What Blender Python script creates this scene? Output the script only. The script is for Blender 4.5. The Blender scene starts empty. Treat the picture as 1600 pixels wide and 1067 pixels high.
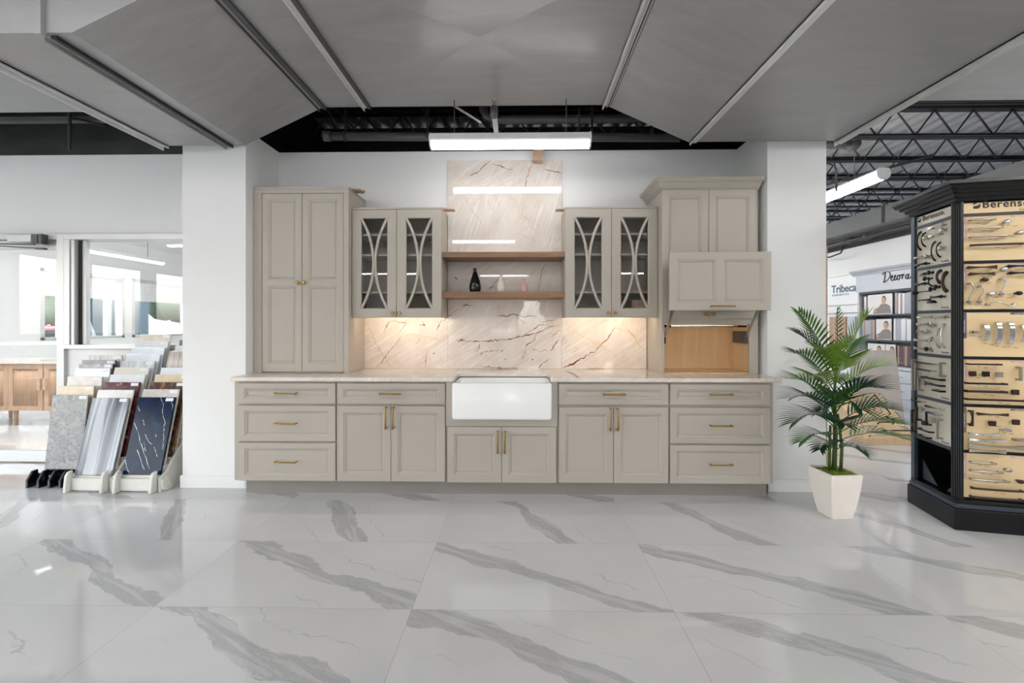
import bpy, bmesh, math, random
from mathutils import Vector, Matrix
R = random.Random(7)
scn = bpy.context.scene
COL = scn.collection

# ------------------------------------------------------------------ camera, sky, exposure
YAW = math.radians(1.01); F = 680.0; EYE = 1.32
cam_d = bpy.data.cameras.new('camera'); cam = bpy.data.objects.new('camera', cam_d); COL.objects.link(cam)
cam.location = (0, 0, EYE); cam.rotation_euler = (math.pi/2, 0, YAW)
cam_d.sensor_fit = 'HORIZONTAL'; cam_d.sensor_width = 36.0; cam_d.lens = F/1600*36.0
cam_d.shift_y = -27.5/1600; cam_d.clip_start = 0.05; cam_d.clip_end = 300
scn.camera = cam
scn.view_settings.view_transform = 'Standard'; scn.view_settings.look = 'None'
scn.view_settings.gamma = 1.0; scn.view_settings.use_curve_mapping = False
scn.view_settings.exposure = 0.07
wd = bpy.data.worlds.new('sky'); scn.world = wd; wd.use_nodes = True
nt = wd.node_tree; nt.nodes.clear()
wo = nt.nodes.new('ShaderNodeOutputWorld'); bg = nt.nodes.new('ShaderNodeBackground'); sk = nt.nodes.new('ShaderNodeTexSky')
sk.sky_type = 'NISHITA'; sk.sun_disc = False; sk.sun_elevation = math.radians(50); sk.sun_rotation = math.radians(200)
sk.air_density = 1.0; sk.dust_density = 3.0
SKY_STRENGTH = 1.9
bg.inputs['Strength'].default_value = SKY_STRENGTH
hs = nt.nodes.new('ShaderNodeHueSaturation'); hs.inputs['Saturation'].default_value = .4; nt.links.new(sk.outputs[0], hs.inputs['Color']); nt.links.new(hs.outputs[0], bg.inputs[0]); nt.links.new(bg.outputs[0], wo.inputs[0])
TUBE = 24.0         # radiance of the strip lights
TUBE_NEAR = 14.5     # radiance of the one strip right over the cabinets
LED = 26.0          # radiance of the warm strips under the wall cabinets
try:
    scn.cycles.max_bounces = 10; scn.cycles.diffuse_bounces = 5; scn.cycles.glossy_bounces = 5
    scn.cycles.transparent_max_bounces = 12; scn.cycles.sample_clamp_indirect = 6.0
    scn.cycles.caustics_reflective = False; scn.cycles.caustics_refractive = False
except Exception: pass

# ------------------------------------------------------------------ measuring helpers (photo pixel -> point on a real plane of the room)
def ray(u, v):
    r = (u-800)/F
    return Vector((r*math.cos(YAW)-math.sin(YAW), math.cos(YAW)+r*math.sin(YAW), (506-v)/F))
def PY(u, v, Y): d = ray(u, v); t = Y/d.y; return Vector((d.x*t, Y, EYE+d.z*t))
def PX(u, v, X): d = ray(u, v); t = X/d.x; return Vector((X, d.y*t, EYE+d.z*t))
def XU(u, Y): return PY(u, 506, Y).x
def YU(u, X): return PX(u, 506, X).y
def ZV(v, Y, u=812): return PY(u, v, Y).z

# ------------------------------------------------------------------ materials
def lin(c):
    if max(c) > 1.001: c = [x/255 for x in c]
    return tuple((x/12.92 if x <= .04045 else ((x+.055)/1.055)**2.4) for x in c)+(1,)
class NT:
    def __init__(s, name):
        s.m = bpy.data.materials.new(name); s.m.use_nodes = True; s.t = s.m.node_tree
        s.t.nodes.clear(); s.out = s.t.nodes.new('ShaderNodeOutputMaterial')
    def n(s, typ, **kw):
        q = s.t.nodes.new(typ)
        for k, v in kw.items(): setattr(q, k, v)
        return q
    def set(s, q, key, val):
        if isinstance(val, bpy.types.NodeSocket): s.t.links.new(val, q.inputs[key])
        else: q.inputs[key].default_value = val
    def math(s, op, a, b=0.0, c=None, clamp=False):
        q = s.n('ShaderNodeMath', operation=op, use_clamp=clamp); s.set(q, 0, a); s.set(q, 1, b)
        if c is not None: s.set(q, 2, c)
        return q.outputs[0]
    def ramp(s, fac, stops, interp='LINEAR'):
        q = s.n('ShaderNodeValToRGB'); s.set(q, 0, fac); cr = q.color_ramp; cr.interpolation = interp
        while len(cr.elements) < len(stops): cr.elements.new(0.5)
        for e, (p, c) in zip(cr.elements, stops):
            e.position = p; e.color = c if len(c) == 4 else lin(c)
        return q.outputs[0]
    def smooth(s, x, a, b, lo=0.0, hi=1.0):
        q = s.n('ShaderNodeMapRange', interpolation_type='SMOOTHSTEP'); s.set(q, 0, x)
        q.inputs[1].default_value = a; q.inputs[2].default_value = b; q.inputs[3].default_value = lo; q.inputs[4].default_value = hi
        return q.outputs[0]
    def noise(s, vec, scale, detail=4, rough=.5, dist=0.0):
        q = s.n('ShaderNodeTexNoise'); s.set(q, 'Vector', vec); q.inputs['Scale'].default_value = scale
        q.inputs['Detail'].default_value = detail; q.inputs['Roughness'].default_value = rough; q.inputs['Distortion'].default_value = dist
        return q.outputs[0]
    def mapping(s, vec, loc=(0,0,0), rot=(0,0,0), scale=(1,1,1)):
        q = s.n('ShaderNodeMapping'); s.set(q, 0, vec); q.inputs[1].default_value = loc; q.inputs[2].default_value = rot; q.inputs[3].default_value = scale
        return q.outputs[0]
    def mix(s, fac, a, b):
        q = s.n('ShaderNodeMix', data_type='RGBA'); s.set(q, 0, fac); s.set(q, 6, a); s.set(q, 7, b); return q.outputs[2]
    def obj(s): return s.n('ShaderNodeTexCoord').outputs['Object']
    def pos(s): return s.n('ShaderNodeNewGeometry').outputs['Position']
    def bsdf(s, color, rough=.5, metal=0.0, spec=.5, normal=None, coat=0.0, sheen=0.0):
        q = s.n('ShaderNodeBsdfPrincipled'); s.set(q, 'Base Color', color); s.set(q, 'Roughness', rough); s.set(q, 'Metallic', metal)
        s.set(q, 'Specular IOR Level', spec); s.set(q, 'Coat Weight', coat); q.inputs['Coat Roughness'].default_value = .05
        if normal is not None: s.set(q, 'Normal', normal)
        s.t.links.new(q.outputs[0], s.out.inputs[0]); return q
    def bump(s, h, strength=.2, dist=.01):
        q = s.n('ShaderNodeBump'); q.inputs['Strength'].default_value = strength; q.inputs['Distance'].default_value = dist; s.set(q, 'Height', h); return q.outputs[0]

def paint(name, c, rough=.5, metal=0.0, spec=.4, var=.03, scale=6, coat=0.0):
    k = NT(name); c = lin(c); f = k.noise(k.obj(), scale, 3)
    d = tuple(max(0, x*(1-var*2)) for x in c[:3])+(1,); e = tuple(min(1, x*(1+var*2)) for x in c[:3])+(1,)
    k.bsdf(k.ramp(f, [(.3, d), (.7, e)]), rough, metal, spec, coat=coat); return k.m
def wood(name, a, b, axis='x', scale=1.0, rough=.45):
    k = NT(name); sc = {'x': (2, 26, 26), 'y': (26, 2, 26), 'z': (26, 26, 2)}[axis]
    v = k.mapping(k.obj(), scale=tuple(x*scale for x in sc)); f = k.noise(v, 1.0, 6, .6, 1.2)
    f2 = k.noise(k.mapping(k.obj(), scale=tuple(x*scale*3 for x in sc)), 1.0, 3, .5)
    col = k.ramp(f, [(.3, a), (.72, b)]); col = k.mix(k.math('MULTIPLY', f2, .35), col, lin(tuple(x*.8 for x in a)))
    k.bsdf(col, rough, 0, .35); return k.m
def glass(name, tint=(1, 1, 1), f0=.045):
    k = NT(name); lw = k.n('ShaderNodeLayerWeight'); lw.inputs[0].default_value = .5
    fr = k.math('MULTIPLY_ADD', k.math('POWER', lw.outputs['Facing'], 5.0), 1-f0, f0)
    t = k.n('ShaderNodeBsdfTransparent'); t.inputs[0].default_value = (*tint, 1)
    g = k.n('ShaderNodeBsdfGlossy'); g.inputs['Roughness'].default_value = 0.0
    x = k.n('ShaderNodeMixShader'); k.set(x, 0, fr); k.set(x, 1, t.outputs[0]); k.set(x, 2, g.outputs[0])
    k.t.links.new(x.outputs[0], k.out.inputs[0]); return k.m
def emit(name, c, s):
    k = NT(name); e = k.n('ShaderNodeEmission'); e.inputs[0].default_value = lin(c); e.inputs[1].default_value = s
    k.t.links.new(e.outputs[0], k.out.inputs[0]); return k.m
def cloud(name, stops, scale=5, rough=.25, stretch=(1, 1, 1), rot=(0, 0, 0), detail=7, dist=.6, seed=0, veins=None, vs=3.0, vw=.02, spec=.5, vsc=(2.2, 1, .7)):
    """polished stone: clouded or striped ground, optional thin veins of their own colour"""
    k = NT(name); v = k.mapping(k.obj(), loc=(seed*3.1, seed*1.7, seed*2.3), rot=rot, scale=stretch)
    col = k.ramp(k.noise(v, scale, detail, .58, dist), stops)
    if veins:
        n = k.noise(k.mapping(k.obj(), loc=(seed*1.3, 0, seed), rot=(0, .55, 0), scale=vsc), vs, 5, .55, .5)
        d = k.math('ABSOLUTE', k.math('SUBTRACT', n, .5)); gate = k.smooth(k.noise(k.obj(), 4, 2), .42, .6)
        col = k.mix(k.math('MULTIPLY', k.smooth(d, 0, vw, 1, 0), gate), col, lin(veins))
    k.bsdf(col, rough, 0, spec); return k.m

M = {}
M['wall'] = paint('white_wall_paint', (236, 236, 236), .6, var=.006, scale=1.2)
M['wall_black'] = cloud('black_wall_paint', [(.3, (24, 24, 25)), (.7, (52, 52, 53))], 2.0, .6, (1, 1, 2.5))
M['trim'] = paint('white_trim_paint', (238, 238, 237), .4, var=.005)
M['cabinet'] = paint('greige_cabinet_paint', (180, 172, 162), .36, var=.012, scale=2)
M['cabinet_in'] = paint('greige_cabinet_lining', (186, 176, 164), .5, var=.02)
M['toe'] = paint('shaded_toe_kick_paint', (148, 141, 136), .45, var=.02)  # darkened: shade of the recess put into the base colour
M['brass'] = paint('brushed_brass', (166, 128, 68), .28, 1.0, var=.04, scale=40)
M['sink'] = paint('white_fireclay', (248, 248, 248), .12, 0, .5, var=.003)
M['shelf'] = wood('oak_shelf_wood', (122, 92, 70), (166, 130, 102), 'x', .7)
M['maple'] = wood('maple_veneer', (218, 186, 144), (236, 210, 172), 'z', .35)
M['oak'] = wood('pale_oak', (176, 140, 110), (208, 175, 145), 'z', .6)
M['board'] = wood('pale_maple_board', (226, 196, 150), (238, 212, 170), 'x', .35, .5)
M['board_pale'] = wood('cream_board', (242, 234, 218), (250, 243, 230), 'x', .35, .5)
M['chip'] = wood('raw_wood', (186, 154, 130), (212, 182, 158), 'x', 2)
M['glass'] = glass('clear_glass', (.97, .985, .985), .03)
M['cabglass'] = glass('cabinet_glass', (.93, .93, .92), .035)
M['tube'] = emit('lit_diffuser', (255, 253, 250), TUBE)
M['tube_dim'] = emit('lit_diffuser_near', (255, 254, 252), TUBE_NEAR)
M['tube_soft'] = emit('lit_diffuser_faint', (255, 254, 252), 4.0)
M['tube_office_fill'] = emit('lit_diffuser_office_fill', (255, 254, 252), 75.0)
M['led'] = emit('warm_light_strip', (255, 232, 200), LED)
M['fixture'] = paint('white_enamel', (225, 225, 225), .4)
M['duct'] = None
k = NT('grey_duct_paint'); f = k.noise(k.mapping(k.obj(), rot=(0, 0, .5), scale=(1.2, 5, 2)), 1.6, 6, .6, .8); f2 = k.noise(k.obj(), 90, 2)
c = k.ramp(f, [(.28, (146, 146, 146)), (.5, (152, 152, 152)), (.8, (162, 162, 162))])
k.bsdf(k.mix(k.math('MULTIPLY', f2, .08), c, lin((180, 180, 180))), .3, .0, .6); M['duct'] = k.m
M['flange'] = paint('pale_flange_metal', (226, 226, 226), .4, .2)
M['seam'] = paint('dark_seam', (40, 40, 40), .5)
M['steel'] = paint('black_painted_steel', (34, 34, 35), .5, .0, .4)
M['deck'] = paint('grey_deck_paint', (205, 205, 206), .5, .1, .4)
M['beam'] = paint('dark_grey_beam_paint', (112, 112, 113), .5)
M['pipe'] = paint('grey_pipe_paint', (86, 86, 87), .4, .3)
M['chrome'] = paint('chrome', (205, 208, 212), .12, 1.0, var=.02)
M['satin'] = paint('satin_nickel', (178, 172, 162), .3, 1.0, var=.03)
M['bronze'] = paint('oil_rubbed_bronze', (66, 50, 44), .35, .6, var=.05)
M['black'] = paint('black_gloss_paint', (13, 15, 18), .25, 0, .35, var=.05)
M['blackmetal'] = paint('black_metal', (32, 31, 33), .35, .6)
M['rail'] = paint('blue_grey_rail', (70, 78, 88), .3, .5)
M['ink'] = paint('dark_ink', (44, 36, 36), .6)
M['tab_pink'] = paint('dusty_pink_print', (206, 168, 160), .5)
M['tab_blue'] = paint('slate_blue_print', (92, 88, 110), .5)
M['tab_taupe'] = paint('taupe_print', (132, 118, 106), .5)
M['white'] = paint('white_plastic', (240, 240, 240), .4)
M['alu'] = paint('pale_aluminium', (202, 202, 202), .35, .3, var=.01)
M['darkgap'] = paint('dark_gasket', (46, 44, 44), .6)
M['blind'] = paint('white_blind', (236, 236, 234), .7)
M['planter'] = paint('white_planter', (240, 232, 224), .3, var=.02)
M['moss'] = cloud('moss', [(.3, (70, 90, 24)), (.7, (140, 150, 50))], 60, .9)
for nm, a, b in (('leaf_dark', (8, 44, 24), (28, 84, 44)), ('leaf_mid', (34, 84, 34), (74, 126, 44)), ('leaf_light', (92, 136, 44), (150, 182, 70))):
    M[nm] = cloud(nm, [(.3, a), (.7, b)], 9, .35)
M['stem'] = cloud('palm_stem', [(.3, (40, 66, 26)), (.7, (92, 112, 44))], 20, .5)
# floor: polished marble-look tiles
def floor_mat():
    k = NT('polished_marble_tile'); P = k.pos(); s = k.n('ShaderNodeSeparateXYZ'); k.set(s, 0, P)
    W, D = 1.207, .616
    tx = k.math('DIVIDE', k.math('SUBTRACT', s.outputs[0], -.499), W); ty = k.math('DIVIDE', k.math('SUBTRACT', s.outputs[1], 2.004), D)
    i = k.math('FLOOR', tx); j = k.math('FLOOR', ty)
    p = k.math('MULTIPLY', k.math('SUBTRACT', tx, i), W); q = k.math('MULTIPLY', k.math('SUBTRACT', ty, j), D)
    ij = k.n('ShaderNodeCombineXYZ'); k.set(ij, 0, i); k.set(ij, 1, j)
    wn = k.n('ShaderNodeTexWhiteNoise', noise_dimensions='3D'); k.set(wn, 0, ij.outputs[0]); w = wn.outputs[0]
    off = k.n('ShaderNodeCombineXYZ'); k.set(off, 0, k.math('MULTIPLY', w, 37.0)); k.set(off, 1, k.math('MULTIPLY', w, 71.0))
    va = k.n('ShaderNodeVectorMath', operation='ADD'); k.set(va, 0, P); k.set(va, 1, off.outputs[0]); V = va.outputs[0]
    warp = k.math('MULTIPLY', k.math('SUBTRACT', k.noise(V, 2.6, 3), .5), .22)
    fine = k.math('MULTIPLY', k.math('SUBTRACT', k.noise(V, 17, 4), .5), .03)
    steep = k.math('COMPARE', j, 1.0, .4)
    jit = k.math('MULTIPLY', k.math('SUBTRACT', w, .5), .16)
    dA = k.math('SUBTRACT', k.math('ADD', k.math('MULTIPLY', p, .4546), k.math('MULTIPLY', q, .8908)), .53)
    dB = k.math('SUBTRACT', k.math('ADD', k.math('MULTIPLY', p, .84), k.math('MULTIPLY', q, .54)), .66)
    d = k.math('ADD', k.math('MULTIPLY', dB, steep), k.math('MULTIPLY', dA, k.math('SUBTRACT', 1.0, steep)))
    d = k.math('ADD', k.math('ADD', d, warp), k.math('ADD', jit, fine))
    ad = k.math('ABSOLUTE', d)
    wid = k.math('MULTIPLY_ADD', k.noise(V, 2.1, 2), .11, -.004)
    band = k.smooth(k.math('SUBTRACT', ad, wid), -.006, .004, 1, 0)
    edge = k.math('MULTIPLY', k.smooth(k.math('ABSOLUTE', k.math('SUBTRACT', ad, wid)), 0, .005, 1, 0), k.smooth(k.noise(V, 6, 3), .40, .62))
    def rot(ang):
        vv = k.n('ShaderNodeVectorRotate', rotation_type='Z_AXIS'); k.set(vv, 0, V); vv.inputs['Angle'].default_value = ang
        return k.mapping(vv.outputs[0], scale=(2.2, 24, 1))
    stA = k.noise(rot(math.radians(27)), 1, 7, .68, .5); stB = k.noise(rot(math.radians(57)), 1, 7, .68, .5)
    st = k.math('ADD', k.math('MULTIPLY', stB, steep), k.math('MULTIPLY', stA, k.math('SUBTRACT', 1.0, steep)))
    streak = k.smooth(st, .36, .66); hair = k.smooth(k.math('ABSOLUTE', k.math('SUBTRACT', st, .5)), 0, .02, 1, 0)
    d2 = k.math('ABSOLUTE', k.math('SUBTRACT', k.math('ADD', d, k.math('MULTIPLY', fine, 1.2)), .16))
    d3 = k.math('ABSOLUTE', k.math('ADD', k.math('ADD', d, k.math('MULTIPLY', warp, .6)), .2))
    thin = k.math('MULTIPLY', k.smooth(d2, 0, .006, 1, 0), k.smooth(k.noise(V, 2.1, 2), .46, .62))
    thin3 = k.math('MULTIPLY', k.smooth(d3, 0, .007, 1, 0), k.smooth(k.noise(V, 1.8, 2), .48, .64))
    base = k.ramp(k.noise(V, 1.1, 4), [(.3, (198, 198, 199)), (.7, (210, 210, 210))])
    f = k.math('MULTIPLY', band, k.math('ADD', k.math('MULTIPLY_ADD', streak, .34, .22), k.math('MULTIPLY', hair, .22)))
    f = k.math('MAXIMUM', f, k.math('MULTIPLY', edge, .6)); f = k.math('MAXIMUM', f, k.math('MULTIPLY', thin, .42)); f = k.math('MAXIMUM', f, k.math('MULTIPLY', thin3, .34))
    col = k.mix(f, base, lin((134, 134, 136)))
    gp = k.math('MINIMUM', p, k.math('SUBTRACT', W, p)); gq = k.math('MINIMUM', q, k.math('SUBTRACT', D, q))
    g = k.smooth(k.math('MINIMUM', gp, gq), .001, .0024, 1, 0)
    col = k.mix(k.math('MULTIPLY', g, .75), col, lin((138, 136, 134)))
    hgt = k.math('ADD', k.noise(P, 2.2, 2), k.math('MULTIPLY', w, 0.0))
    tilt = k.math('MULTIPLY', k.math('SUBTRACT', w, .5), k.math('MULTIPLY', p, .1))
    nb = k.bump(k.math('ADD', hgt, tilt), .25, .012)
    k.bsdf(col, k.math('MULTIPLY_ADD', g, .4, .035), 0, .9, nb)
    return k.m
M['floor'] = floor_mat()

def quartzite():
    k = NT('quartzite'); o = k.obj()
    def dirn(ang, sc, off=0.0):                       # long axis of the streaks at ang from the horizontal, in the face of the slab
        q = k.n('ShaderNodeVectorRotate', rotation_type='Y_AXIS'); k.set(q, 0, o); q.inputs['Angle'].default_value = ang
        return k.mapping(q.outputs[0], loc=(off, off, off), scale=sc)
    base = k.ramp(k.noise(o, 3.2, 6, .6, .5), [(.25, (212, 197, 186)), (.5, (226, 216, 208)), (.78, (234, 228, 223))])
    sel = k.smooth(k.noise(o, 1.6, 2), .42, .58)
    s1 = k.noise(dirn(1.25, (3, 3, 40)), 1.0, 6, .65, .7); s2 = k.noise(dirn(.55, (3, 3, 36), 5), 1.0, 6, .65, .7)
    st = k.math('ADD', k.math('MULTIPLY', s1, sel), k.math('MULTIPLY', s2, k.math('SUBTRACT', 1.0, sel)))
    base = k.mix(k.math('MULTIPLY', k.smooth(st, .5, .66), .6), base, lin((245, 241, 237)))
    base = k.mix(k.math('MULTIPLY', k.smooth(st, .47, .34), .35), base, lin((206, 192, 180)))
    st2 = k.noise(dirn(.95, (1.6, 3, 26), 9), 1.0, 6, .6, 1.0)
    base = k.mix(k.math('MULTIPLY', k.math('MULTIPLY', k.smooth(st2, .56, .68), k.smooth(k.noise(o, 2.2, 2), .45, .62)), .55), base, lin((216, 190, 150)))
    k.bsdf(base, .025, 0, .45); return k.m
M['quartzite'] = quartzite()
k = NT('rust_vein'); k.bsdf(k.ramp(k.noise(k.obj(), 30, 3), [(.35, (92, 58, 46)), (.5, (150, 104, 78)), (.68, (205, 170, 138))]), .12, 0, .4); M['vein'] = k.m
k = NT('gold_vein'); k.bsdf(k.ramp(k.noise(k.obj(), 24, 3), [(.3, (214, 182, 142)), (.7, (226, 204, 172))]), .12, 0, .4); M['gold'] = k.m

# ------------------------------------------------------------------ mesh builder
class MB:
    def __init__(s): s.v = []; s.f = []; s.m = []; s.sm = []; s.st = []
    def add(s, vs, fs, m=0, smooth=False):
        b = len(s.v); s.st.append(b); s.v += [Vector(x) for x in vs]
        for f in fs: s.f.append([b+i for i in f]); s.m.append(m); s.sm.append(smooth)
        return s
    def box(s, x0, x1, y0, y1, z0, z1, m=0):
        v = [(x, y, z) for z in (z0, z1) for y in (y0, y1) for x in (x0, x1)]
        return s.add(v, [(0, 2, 3, 1), (4, 5, 7, 6), (0, 1, 5, 4), (2, 6, 7, 3), (0, 4, 6, 2), (1, 3, 7, 5)], m)
    def bar(s, a, b, w, h, up=(0, 0, 1), m=0):
        a = Vector(a); b = Vector(b); d = (b-a).normalized(); u = Vector(up)
        if abs(d.dot(u)) > .95: u = Vector((1, 0, 0))
        r = d.cross(u).normalized()*w/2; u = r.cross(d).normalized()*h/2
        v = [p+sx*r+sy*u for p in (a, b) for sx, sy in ((-1, -1), (1, -1), (1, 1), (-1, 1))]
        return s.add(v, [(0, 1, 2, 3), (7, 6, 5, 4), (0, 4, 5, 1), (1, 5, 6, 2), (2, 6, 7, 3), (3, 7, 4, 0)], m)
    def tube(s, path, r, n=8, m=0, smooth=True, ell=1.0, up=None):
        P = [Vector(p) for p in path]; rs = r if isinstance(r, (list, tuple)) else [r]*len(P)
        d0 = (P[1]-P[0]).normalized(); u = Vector(up) if up else (Vector((0, 0, 1)) if abs(d0.z) < .9 else Vector((1, 0, 0)))
        vs = []
        for i, p in enumerate(P):
            d = (P[min(i+1, len(P)-1)]-P[max(i-1, 0)]).normalized()
            x = d.cross(u)
            if x.length < 1e-5: x = d.orthogonal()
            x.normalize(); u2 = x.cross(d).normalized(); u = u2
            for k_ in range(n):
                a = 2*math.pi*(k_+.5)/n; vs.append(p+(x*math.cos(a)+u2*math.sin(a)*ell)*rs[i])
        fs = [(i*n+k_, i*n+(k_+1) % n, (i+1)*n+(k_+1) % n, (i+1)*n+k_) for i in range(len(P)-1) for k_ in range(n)]
        fs += [tuple(range(n))[::-1], tuple((len(P)-1)*n+k_ for k_ in range(n))]
        return s.add(vs, fs, m, smooth)
    def lathe(s, prof, c=(0, 0, 0), n=24, m=0, axis='z'):
        vs = []; c = Vector(c)
        for r, z in prof:
            for k_ in range(n):
                a = 2*math.pi*k_/n; x, y = r*math.cos(a), r*math.sin(a)
                vs.append(c+(Vector((x, y, z)) if axis == 'z' else Vector((x, z, y)) if axis == 'y' else Vector((z, x, y))))
        fs = [(i*n+k_, i*n+(k_+1) % n, (i+1)*n+(k_+1) % n, (i+1)*n+k_) for i in range(len(prof)-1) for k_ in range(n)]
        fs += [tuple(range(n))[::-1], tuple((len(prof)-1)*n+k_ for k_ in range(n))]
        return s.add(vs, fs, m, True)
    def prism(s, poly, axis, a, b, m=0):
        n = len(poly)
        def pt(p, q, t): return {'x': (t, p, q), 'y': (p, t, q), 'z': (p, q, t)}[axis]
        vs = [pt(p, q, a) for p, q in poly]+[pt(p, q, b) for p, q in poly]
        fs = [tuple(range(n)), tuple(range(2*n-1, n-1, -1))]+[(i, n+i, n+(i+1) % n, (i+1) % n) for i in range(n)]
        return s.add(vs, fs, m)
    def ball(s, c, r, n=10, sc=(1, 1, 1), m=0):
        k_ = n//2; c = Vector(c)
        vs = [c+Vector((r*math.sin(math.pi*i/k_)*math.cos(2*math.pi*j/n)*sc[0], r*math.sin(math.pi*i/k_)*math.sin(2*math.pi*j/n)*sc[1], r*math.cos(math.pi*i/k_)*sc[2])) for i in range(k_+1) for j in range(n)]
        fs = [(i*n+j, i*n+(j+1) % n, (i+1)*n+(j+1) % n, (i+1)*n+j) for i in range(k_) for j in range(n)]
        return s.add(vs, fs, m, True)
    def strip(s, pts, w, nrm, m=0):
        """ribbon following a polyline, lying on a surface"""
        P = [Vector(p) for p in pts]; nrm = Vector(nrm); ws = w if isinstance(w, (list, tuple)) else [w]*len(P); vs = []
        for i, p in enumerate(P):
            d = (P[min(i+1, len(P)-1)]-P[max(i-1, 0)]).normalized(); x = d.cross(nrm).normalized()*ws[i]/2; vs += [p+x, p-x]
        return s.add(vs, [(2*i, 2*i+1, 2*i+3, 2*i+2) for i in range(len(P)-1)], m)
    def xform(s, mat): s.v = [mat @ p for p in s.v]; return s
    def each(s, name, mats, parent=None, **kw):
        """every added shape becomes an object of its own"""
        out = []; tot = s; done = 0
        for lo, hi in s.pieces():
            q = MB(); idx = [i for i, f in enumerate(s.f) if lo <= f[0] < hi]
            q.v = s.v[lo:hi]; q.f = [[a-lo for a in s.f[i]] for i in idx]; q.m = [s.m[i] for i in idx]; q.sm = [s.sm[i] for i in idx]
            out.append(q.build(name, mats, parent, **kw))
        return out
    def pieces(s): return list(zip(s.st, s.st[1:]+[len(s.v)]))
    def build(s, name, mats, parent=None, local=False, bevel=0.0, seg=2, mat_world=None):
        me = bpy.data.meshes.new(name); off = Vector((0, 0, 0))
        if parent is not None and not local: off = ORG.get(parent.name, Vector((0, 0, 0)))
        me.from_pydata([tuple(p-off) for p in s.v], [], s.f)
        if not isinstance(mats, (list, tuple)): mats = [mats]
        for x in mats: me.materials.append(x)
        me.polygons.foreach_set('material_index', s.m); me.polygons.foreach_set('use_smooth', s.sm)
        bm = bmesh.new(); bm.from_mesh(me)
        bmesh.ops.recalc_face_normals(bm, faces=bm.faces); bm.to_mesh(me); bm.free(); me.update()
        o = bpy.data.objects.new(name, me); COL.objects.link(o)
        if parent is not None: o.parent = parent; ORG[o.name] = off if not local else Vector((0, 0, 0))
        if bevel:
            b = o.modifiers.new('bevel', 'BEVEL'); b.width = bevel; b.segments = seg; b.limit_method = 'ANGLE'; b.angle_limit = .6
            b.harden_normals = False
        return o
ORG = {}
def tag(o, label, cat, group=None, kind=None):
    o['label'] = label; o['category'] = cat
    if group: o['group'] = group
    if kind: o['kind'] = kind
    return o
def thing(name, label, cat, loc=(0, 0, 0), rz=0.0, group=None):
    o = bpy.data.objects.new(name, None); COL.objects.link(o); o.location = loc; o.rotation_euler = (0, 0, rz); o.empty_display_size = .1
    ORG[o.name] = Vector(loc); return tag(o, label, cat, group)
def solo(mb, name, mats, label, cat, group=None, loc=None, **kw):
    """a thing that is one mesh; its origin moves to loc"""
    o = mb.build(name, mats, **kw)
    if loc is not None:
        off = Vector(loc); o.data.transform(Matrix.Translation(-off)); o.location = off; ORG[o.name] = off
    return tag(o, label, cat, group)
def struct(mb, name, mats, parent=None, **kw):
    o = mb.build(name, mats, parent, **kw)
    if parent is None: o['kind'] = 'structure'
    return o
def copy_tree(o, parent=None):
    c = o.copy(); COL.objects.link(c)
    if parent is not None: c.parent = parent
    for ch in list(o.children): copy_tree(ch, c)
    return c
DG = None
def text_mb(txt, size, bold=0.0, ext=.001, spacing=1.0):
    cu = bpy.data.curves.new('t', 'FONT'); cu.body = txt; cu.size = size; cu.offset = bold; cu.extrude = ext; cu.space_character = spacing; cu.resolution_u = 3
    o = bpy.data.objects.new('t', cu); COL.objects.link(o)
    bpy.context.view_layer.update(); dg = bpy.context.evaluated_depsgraph_get(); me = bpy.data.meshes.new_from_object(o.evaluated_get(dg))
    mb = MB(); mb.add([v.co.copy() for v in me.vertices], [tuple(p.vertices) for p in me.polygons])
    bpy.data.objects.remove(o); bpy.data.curves.remove(cu); bpy.data.meshes.remove(me); return mb
def frame_mat(o, right, up):
    r = Vector(right).normalized(); u = Vector(up).normalized(); n = r.cross(u)
    return Matrix(((r.x, u.x, n.x, o[0]), (r.y, u.y, n.y, o[1]), (r.z, u.z, n.z, o[2]), (0, 0, 0, 1)))
# ------------------------------------------------------------------ room shell
YP, YWALL, YL = 3.466, 3.95, 4.05          # pillar fronts, alcove back wall, left glazed wall
XA0, XA1 = -2.205, 1.9525                  # alcove sides
XPL, XPR = -2.721, 2.411                   # outer edges of the two pillars
XW, XE, YB = -8.7, 5.55, -8.0              # outer window wall, right wall, far wall behind the camera
ZT = 2.89
m = MB(); m.add([(XW-.2, YB-.2, 0), (9, YB-.2, 0), (9, 14, 0), (XW-.2, 14, 0)], [(0, 1, 2, 3)])
m.add([(XW-.2, YB-.2, -.12), (9, YB-.2, -.12), (9, 14, -.12), (XW-.2, 14, -.12)], [(0, 3, 2, 1)]); struct(m, 'floor', M['floor'])
# ribbed steel deck
m = MB(); pr = []; x = -9.2
while x < 9.4: pr += [(x, 3.985), (x+.06, 3.985), (x+.085, 4.05), (x+.165, 4.05)]; x += .19
n = len(pr); m.add([(a, -8.3, b) for a, b in pr]+[(a, 14.2, b) for a, b in pr], [(i, i+1, n+i+1, n+i) for i in range(n-1)])
m.box(-9.2, 9.4, -8.3, 14.2, 4.055, 4.12); struct(m, 'ceiling', M['deck'])
m = MB(); m.box(XA0, XA1, YWALL, 4.15, 0, ZT); struct(m, 'wall_back', M['wall'])
m = MB(); m.box(XPL, XA0, YP, 4.15, 0, ZT); struct(m, 'wall_pillar_left', M['wall'])
m = MB(); m.box(XA1, XPR, YP, 4.15, 0, ZT); struct(m, 'wall_pillar_right', M['wall'])
m = MB(); m.box(XPL, XPR, 5.9, 6.0, 2.6, 3.985); m.box(XPL, XPL+.05, 4.15, 5.9, 2.6, 3.985); m.box(XPR-.05, XPR, 4.15, 5.9, 0, 3.985)
m.box(XPL+.05, XPR-.05, 4.15, 5.9, 2.5, 2.6); struct(m, 'wall_void_back', M['wall_black'])
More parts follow.
